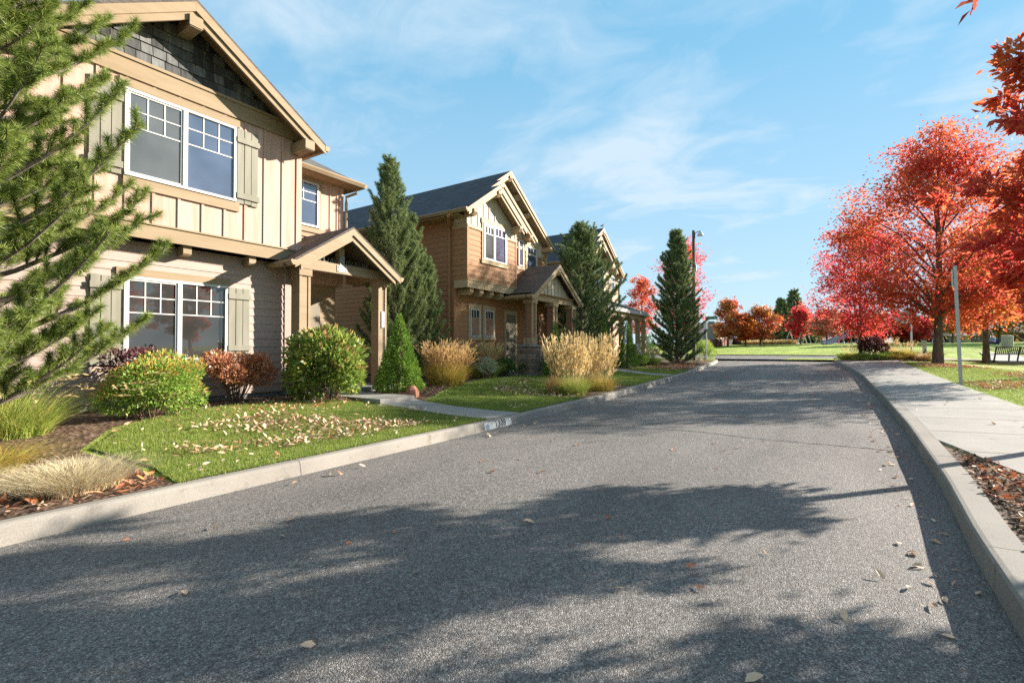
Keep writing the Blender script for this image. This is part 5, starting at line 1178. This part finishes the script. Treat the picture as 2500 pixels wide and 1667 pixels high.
def bin_():
    b = Vector(gp(64.2, -14.0)); h = thing('litter_bin', 'pale slatted litter bin in the mown grass', 'bin', tuple(b)); m = MB()
    for i in range(22):
        a = 2*math.pi*i/22; r = .4; p = b+Vector((r*math.cos(a), r*math.sin(a), .05)); m.bar(p, p+Vector((0, 0, 1.05)), .11, .03, (math.cos(a), math.sin(a), 0))
    m.build('slats', MT['slat'], h); MB().lathe(b, [(.37, .02), (.37, 1.08)], 20).build('liner', MT['gal'], h); MB().lathe(b+Vector((0, 0, 1.1)), [(.43, 0), (.43, .04), (.25, .09)], 20).build('lid', MT['slat'], h)
bin_()
def skin_body(name, verts, edges, radii, mat, parent, root=0, sub=1):
    me = bpy.data.meshes.new(name); me.from_pydata([tuple(v) for v in verts], edges, []); me.update(); me.materials.append(mat)
    o = bpy.data.objects.new(name, me); COL.objects.link(o); o.parent = parent
    md = o.modifiers.new('skin', 'SKIN'); sv = me.skin_vertices[0].data
    for i, r in enumerate(radii): sv[i].radius = (r, r)
    sv[root].use_root = True; md.use_smooth_shade = True
    s = o.modifiers.new('sub', 'SUBSURF'); s.levels = sub; s.render_levels = sub
    return o
def person():
    b = Vector(gp(65.4, -13.35)); h = thing('person', 'person in blue jeans and blue-white top sitting beside the slatted bin', 'person', tuple(b))
    F_ = Vector((-.5505, .8348, 0)); S_ = Vector((.8348, .5505, 0)); U_ = Vector((0, 0, 1))
    L = lambda f_, s, u: F_*f_+S_*s+U_*u
    # continuous body: pelvis, spine, neck, head, two arms with fingers, two legs
    V = [L(0, 0, .42), L(.03, 0, .62), L(.1, 0, .84), L(.16, 0, .98), L(.2, 0, 1.06), L(.24, 0, 1.16), L(.26, 0, 1.25)]; Rd = [.135, .125, .14, .075, .055, .085, .08]; E_ = [(0, 1), (1, 2), (2, 3), (3, 4), (4, 5), (5, 6)]
    def chain_(p0, pts, rs):
        i0 = p0
        for p, r in zip(pts, rs): V.append(p); Rd.append(r); E_.append((i0, len(V)-1)); i0 = len(V)-1
        return i0
    for sd in (-1, 1):
        w = chain_(3, [L(.12, .19*sd, .94), L(.2, .23*sd, .68), L(.42, .17*sd, .6), L(.49, .16*sd, .58)], [.06, .045, .034, .036])
        for k in range(4): chain_(w, [L(.53+.006*k, (.13+.02*k)*sd, .57), L(.565-.004*abs(k-1.5), (.13+.02*k)*sd, .545)], [.011, .009])
        chain_(w, [L(.5, .115*sd, .56), L(.525, .1*sd, .55)], [.012, .009])
        chain_(0, [L(.05, .1*sd, .42), L(.48, .13*sd, .5), L(.78, .12*sd, .1), L(.83, .12*sd, .045), L(.98, .13*sd, .04)], [.1, .07, .048, .045, .035])
    skin_body('body', V, E_, Rd, MT['skin'], h)
    Vt = [L(-.005, 0, .44), L(.03, 0, .62), L(.1, 0, .84), L(.15, 0, .96)]; Rt = [.15, .145, .155, .1]; Et = [(0, 1), (1, 2), (2, 3)]
    for sd in (-1, 1):
        n = len(Vt); Vt += [L(.12, .19*sd, .94), L(.2, .23*sd, .69), L(.36, .19*sd, .62)]; Rt += [.08, .06, .05]; Et += [(3, n), (n, n+1), (n+1, n+2)]
    skin_body('shirt', Vt, Et, Rt, MT['shirt'], h)
    Vj = [L(0, 0, .44), L(0, 0, .38)]; Rj = [.155, .15]; Ej = [(0, 1)]
    for sd in (-1, 1):
        n = len(Vj); Vj += [L(.06, .1*sd, .42), L(.48, .13*sd, .5), L(.78, .12*sd, .11)]; Rj += [.115, .085, .062]; Ej += [(1, n), (n, n+1), (n+1, n+2)]
    skin_body('jeans', Vj, Ej, Rj, MT['denim'], h)
    hd = b+L(.215, 0, 1.23); m = MB(); m.lathe(hd, [(.06, -.06), (.1, .0), (.095, .06), (.05, .115)], 12); m.build('hair', MT['hair'], h)
    c = thing('camp_chair', 'low folding chair under the sitting person', 'chair', tuple(b)); P = lambda f_, s, u: tuple(b+L(f_, s, u))
    m = MB(); m.extrude([P(-.2, -.27, .27), P(.3, -.27, .27), P(.3, .27, .27), P(-.2, .27, .27)], (0, 0, .02)); m.build('seat', MT['denim'], c)
    m = MB(); m.extrude([P(-.2, -.27, .3), P(-.2, .27, .3), P(-.3, .27, .85), P(-.3, -.27, .85)], tuple(F_*-.02)); m.build('backrest', MT['denim'], c)
    for f_, s in ((-.2, -.26), (-.2, .26), (.3, -.26), (.3, .26)): MB().tube([P(f_, s, 0), P(f_*.6, s, .28)], .014, 6).build('leg', MT['metal'], c)
person()
def play_tower():
    h = thing('play_tower', 'blue-grey play tower with a long slide on the shaded mound', 'playground', gp(83, -2.5)); z = G(83, -2.5)
    ax = Vector((.5505, -.8348, 0)); o = Vector((83.2, -2.7, 0)); P = lambda a, f_, zz: tuple(o+ax*a+Vector((.8348, .5505, 0))*f_+Vector((0, 0, z+zz)))
    for a in (-.9, 1.2, 2.4):
        for f_ in (-.8, .8): MB().tube([P(a, f_, -.2), P(a, f_, 2.5)], .07, 8).build('post', MT['metal'], h)
    m = MB(); m.extrude([P(-.9, -.8, .95), P(2.4, -.8, .95), P(2.4, .8, .95), P(-.9, .8, .95)], (0, 0, .08)); m.build('deck', MT['gal'], h)
    m = MB()
    for i in range(12): m.bar(P(-.8+i*.18, -.82, 1.0), P(-.8+i*.18, -.82, 1.75), .07, .03)
    m.bar(P(-.9, -.82, 1.75), P(1.2, -.82, 1.75), .06, .06); m.build('railing', MT['gal'], h)
    m = MB(); a, b_ = Vector((82.6, -1.75, 0)), Vector((79.2, .75, 0)); d = (b_-a); sd = Vector((-d.y, d.x, 0)).normalized()
    pr = []
    for k in np.linspace(0, 1, 12):
        p = a+d*k; zz = z+1.15-(1.3)*(k**.9) if k < .9 else z-.05; zz = max(zz, G(p.x, p.y)+.12); pr.append((p, zz))
    for i in range(11):
        (p, z1), (q, z2) = pr[i], pr[i+1]
        for u, v, hu, hv in ((-.42, -.36, .45, .05), (-.36, .36, .0, .0), (.36, .42, .05, .45)):
            m.poly([tuple(p+sd*u+Vector((0, 0, z1+hu))), tuple(q+sd*u+Vector((0, 0, z2+hu))), tuple(q+sd*v+Vector((0, 0, z2+hv))), tuple(p+sd*v+Vector((0, 0, z1+hv)))])
        for u in (-.43, .43): m.poly([tuple(p+sd*u+Vector((0, 0, z1-.1))), tuple(q+sd*u+Vector((0, 0, z2-.1))), tuple(q+sd*u+Vector((0, 0, z2+.45))), tuple(p+sd*u+Vector((0, 0, z1+.45)))])
    m.build('slide', MT['slide'], h)
    m = MB(); m.tube([P(-1.0, -.3, 1.2), P(-.9, -.3, 1.95), P(-.8, .3, 1.95), P(-.8, .3, 1.2)], .09, 8); m.build('slide_hood', MT['slide'], h)
    m = MB(); m.tube([P(2.2, -.3, 1.6), P(2.9, -.35, 1.7), P(3.3, -.3, 1.2), P(3.6, -.1, .4)], .38, 12); m.build('tube_slide', MT['slide'], h)
play_tower()
def swing(lab, s, t, H, w):
    b = Vector(gp(s, t)); h = thing('swing_set', lab, 'swing', tuple(b), 'swing sets'); ax = Vector((.5505, -.8348, 0)); fw = Vector((.8348, .5505, 0))
    for e in (-1, 1):
        for k in (-1, 1): MB().tube([b+ax*(k*w*.32)+fw*(e*1.6)-Vector((0, 0, .1)), b+ax*(k*.06)+fw*(e*1.6)+Vector((0, 0, H))], .055, 7).build('leg', MT['signwhite'], h)
    MB().tube([b-fw*1.65+Vector((0, 0, H)), b+fw*1.65+Vector((0, 0, H))], .055, 7).build('crossbar', MT['signwhite'], h)
    for q in (-.7, .7):
        m = MB()
        for k in (-.2, .2): m.tube([b+fw*(q+k)+Vector((0, 0, H)), b+fw*(q+k)+Vector((0, 0, .5))], .01, 4)
        m.bar(b+fw*(q-.25)+Vector((0, 0, .5)), b+fw*(q+.25)+Vector((0, 0, .5)), .18, .03); m.build('swing_seat', MT['black'], h)
swing('white-legged swing set between scarlet and copper maples', 86.5, 2.2, 1.9, 2.4); swing('white-legged swing set left of the scarlet maple', 84.5, 4.4, 1.9, 2.4); swing('tall curved-leg swing set left of the orange maple trunk', 78, -9.9, 2.3, 2.6)
def lawn_chair():
    b = Vector(gp(23.9, 7.75)); h = thing('lawn_chair', 'white slatted garden chair beyond the dwarf spruce cones', 'chair', tuple(b)); f_ = Vector((.2, -.98, 0)); s_ = Vector((.98, .2, 0)); P = lambda f, s, u: b+f_*f+s_*s+Vector((0, 0, u))
    m = MB()
    for i in range(5): m.bar(P(-.15, -.22+i*.11, .3), P(-.42, -.22+i*.11, .95), .09, .02, tuple(f_))
    m.build('backrest', MT['white'], h); m = MB()
    for i in range(4): m.bar(P(-.1+i*.13, -.27, .31+.03*i), P(-.1+i*.13, .27, .31+.03*i), .11, .02)
    m.build('seat', MT['white'], h)
    for k in (-.3, .3): MB().bar(P(.38, k, 0), P(.36, k, .55), .09, .025, tuple(s_)).build('leg', MT['white'], h); MB().bar(P(.42, k, .0), P(-.35, k, .33), .08, .025).build('leg', MT['white'], h); MB().bar(P(.42, k, .56), P(-.35, k, .56), .12, .025).build('armrest', MT['white'], h)
lawn_chair()
def fence(lab, pts, H, mat, post):
    h = thing('fence', lab, 'fence', gp(*pts[0])); bd = MB()
    for (a, b_) in zip(pts[:-1], pts[1:]):
        A, B_ = Vector((*a, 0)), Vector((*b_, 0)); d = (B_-A); n = max(1, int(d.length/.2)); u = d.normalized(); nr = Vector((-u.y, u.x, 0))
        for i in range(n):
            p = A+d*(i/n); q = A+d*((i+.94)/n); z = G(p.x, p.y); bd.extrude([(p.x, p.y, z), (q.x, q.y, z), (q.x, q.y, z+H), (p.x, p.y, z+H)], tuple(nr*.03))
        k = max(1, int(d.length/2.4))
        for i in range(k+1):
            p = A+d*(i/k); z = G(p.x, p.y); MB().box(p.x-.07, p.x+.07, p.y-.07, p.y+.07, z-.1, z+H+.06).build('post', MT[post], h)
    bd.build('boards', MT[mat], h)
fence('rust-red timber fence in front of the white house', [(63.7, 12.9), (70, 13.0), (77.9, 12.7)], 1.05, 'rustfence', 'rustfence')
fence('dark board fence behind the golden grasses', [(78.3, 12.7), (81.5, 12.6), (86.5, 4.6)], 1.05, 'darkfence', 'darkfence')
far_house('white house with a big chimney behind the rust fence', 97, 19.5, 13, 5, 4.3, 6.4, 'ivory', 'farroof', (89.6, 90.4, 16.9, 17.9, 2, 6.2), [(17.3, 17.8, 2.9, 3.8), (18.4, 18.9, 2.9, 3.8), (19.6, 20.1, 2.9, 3.8)], hip=.15)
far_house('low dark brown house behind the orange maple trunk', 100, -14.5, 9, 11, 3.5, 5.5, 'brownhouse', 'farroof', None, [(-18.2, -17.2, 2.6, 3.3), (-11.5, -10.6, 2.6, 3.3)], hip=.3)
far_house('long maroon-brown house at the right edge of the park', 106, -29, 9, 13, 3.9, 5.2, 'brownhouse', 'brownhouse', None, [(-26, -24.8, 2.9, 3.4)], hip=.3)
far_house('small white park shelter beyond the sign post', 92.5, -15.3, 2.2, 2.0, 3.35, 3.7, 'white', 'white', None, (), hip=.2)
def bird(lab, p):
    h = thing('bird', lab, 'bird', p); b = Vector(p)
    skin_body('body', [Vector((0, 0, .09)), Vector((.06, -.02, .12)), Vector((.1, -.035, .17)), Vector((.115, -.04, .19)), Vector((-.1, .03, .06)), Vector((-.2, .06, .045))], [(0, 1), (1, 2), (2, 3), (0, 4), (4, 5)], [.05, .045, .03, .022, .028, .012], MT['purple'], h)
    MB().tube([b+Vector((.13, -.045, .19)), b+Vector((.165, -.055, .187))], [.007, .001], 5).build('beak', MT['black'], h)
    for k in (-.015, .015): MB().tube([b+Vector((.0, k, .06)), b+Vector((.01, k, -.01))], .005, 4).build('leg', MT['black'], h)
bird('small dark bird perched on the ridge of the pale house', (23.75, 9.85+.12, 7.56+.15+.03))
bird('small dark bird perched on the top of the open pine', (18.1, 8.55, gp(18.1, 8.55)[2]+5.74))
def hydrant_drip():
    pass
# ------------------------------------------------------------------ light, sky, camera
SUN_EL = R(19.7); to = Vector((.796, -.607, 0)).normalized()
sd = bpy.data.lights.new('sun', 'SUN'); sd.energy = 5.0; sd.angle = R(.5); sd.color = (1.0, .915, .80)
so = bpy.data.objects.new('sun', sd); COL.objects.link(so)
d = Vector((to.x*math.cos(SUN_EL), to.y*math.cos(SUN_EL), math.sin(SUN_EL)))
so.rotation_euler = (-d).to_track_quat('-Z', 'Y').to_euler(); so.location = (20, -20, 20)
w = bpy.data.worlds.new('World'); SC.world = w; w.use_nodes = True; t = w.node_tree; t.nodes.clear()
sky = N(t, 'ShaderNodeTexSky', sky_type='NISHITA'); sky.sun_disc = False; sky.sun_elevation = SUN_EL
sky.sun_rotation = math.atan2(to.x, to.y); sky.air_density = 1.0; sky.dust_density = .05; sky.ozone_density = 2.0
tc = N(t, 'ShaderNodeTexCoord'); sp = N(t, 'ShaderNodeSeparateXYZ'); t.links.new(tc.outputs['Generated'], sp.inputs[0])
zc = N(t, 'ShaderNodeMath', operation='MAXIMUM'); zc.inputs[1].default_value = .0; t.links.new(sp.outputs['Z'], zc.inputs[0])
za = N(t, 'ShaderNodeMath', operation='ADD'); za.inputs[1].default_value = .16; t.links.new(zc.outputs[0], za.inputs[0])
dv = [N(t, 'ShaderNodeMath', operation='DIVIDE') for _ in range(2)]
for n, k in zip(dv, 'XY'): t.links.new(sp.outputs[k], n.inputs[0]); t.links.new(za.outputs[0], n.inputs[1])
cb = N(t, 'ShaderNodeCombineXYZ'); t.links.new(dv[0].outputs[0], cb.inputs[0]); t.links.new(dv[1].outputs[0], cb.inputs[1])
mp = N(t, 'ShaderNodeMapping'); mp.inputs['Rotation'].default_value = (0, 0, R(25)); mp.inputs['Scale'].default_value = (1.0, .7, 1); mp.inputs['Location'].default_value = (7.3, 2.2, 0); t.links.new(cb.outputs[0], mp.inputs[0])
n1 = N(t, 'ShaderNodeTexNoise', i_Scale=1.9, i_Detail=7.0, i_Roughness=.52, i_Distortion=.5); t.links.new(mp.outputs[0], n1.inputs['Vector'])
n2 = N(t, 'ShaderNodeTexNoise', i_Scale=5.0, i_Detail=8.0, i_Roughness=.6, i_Distortion=.9); t.links.new(mp.outputs[0], n2.inputs['Vector'])
ad = N(t, 'ShaderNodeMath', operation='MULTIPLY_ADD'); ad.inputs[1].default_value = .45; t.links.new(n2.outputs['Fac'], ad.inputs[0]); t.links.new(n1.outputs['Fac'], ad.inputs[2])
cr = ramp(t, [(.56, g3(0)), (.73, g3(.34)), (.90, g3(.8))]); t.links.new(ad.outputs[0], cr.inputs['Fac'])
tint = mixc(t, 1.0, sky.outputs[0], (.78, 1.2, 1.22), 'MULTIPLY')
tint = mixc(t, .75, tint, (1.75, 4.15, 6.1))
hz = ramp(t, [(0, g3(.85)), (.15, g3(.5)), (.5, g3(.05))]); t.links.new(sp.outputs['Z'], hz.inputs['Fac'])
mx = N(t, 'ShaderNodeMath', operation='MAXIMUM'); t.links.new(cr.outputs[0], mx.inputs[0]); t.links.new(hz.outputs[0], mx.inputs[1])
col = mixc(t, mx.outputs[0], tint, (5.0, 5.9, 6.6))
bg = N(t, 'ShaderNodeBackground', i_Strength=.0465); t.links.new(col, bg.inputs['Color'])
wo = N(t, 'ShaderNodeOutputWorld'); t.links.new(bg.outputs[0], wo.inputs[0])
cd = bpy.data.cameras.new('camera'); co = bpy.data.objects.new('camera', cd); COL.objects.link(co)
cd.sensor_width = 36; cd.lens = 1180/2500*36; cd.clip_start = .05; cd.clip_end = 2000
co.location = (0, 0, 1.35); co.rotation_euler = (R(90.9), 0, R(33.4-90))
SC.camera = co
SC.view_settings.view_transform = 'Standard'; SC.view_settings.look = 'None'; SC.view_settings.gamma = 1; SC.view_settings.exposure = 1.74
SC.view_settings.use_curve_mapping = False
SC.cycles.max_bounces = 6; SC.cycles.transparent_max_bounces = 4; SC.cycles.use_denoising = False
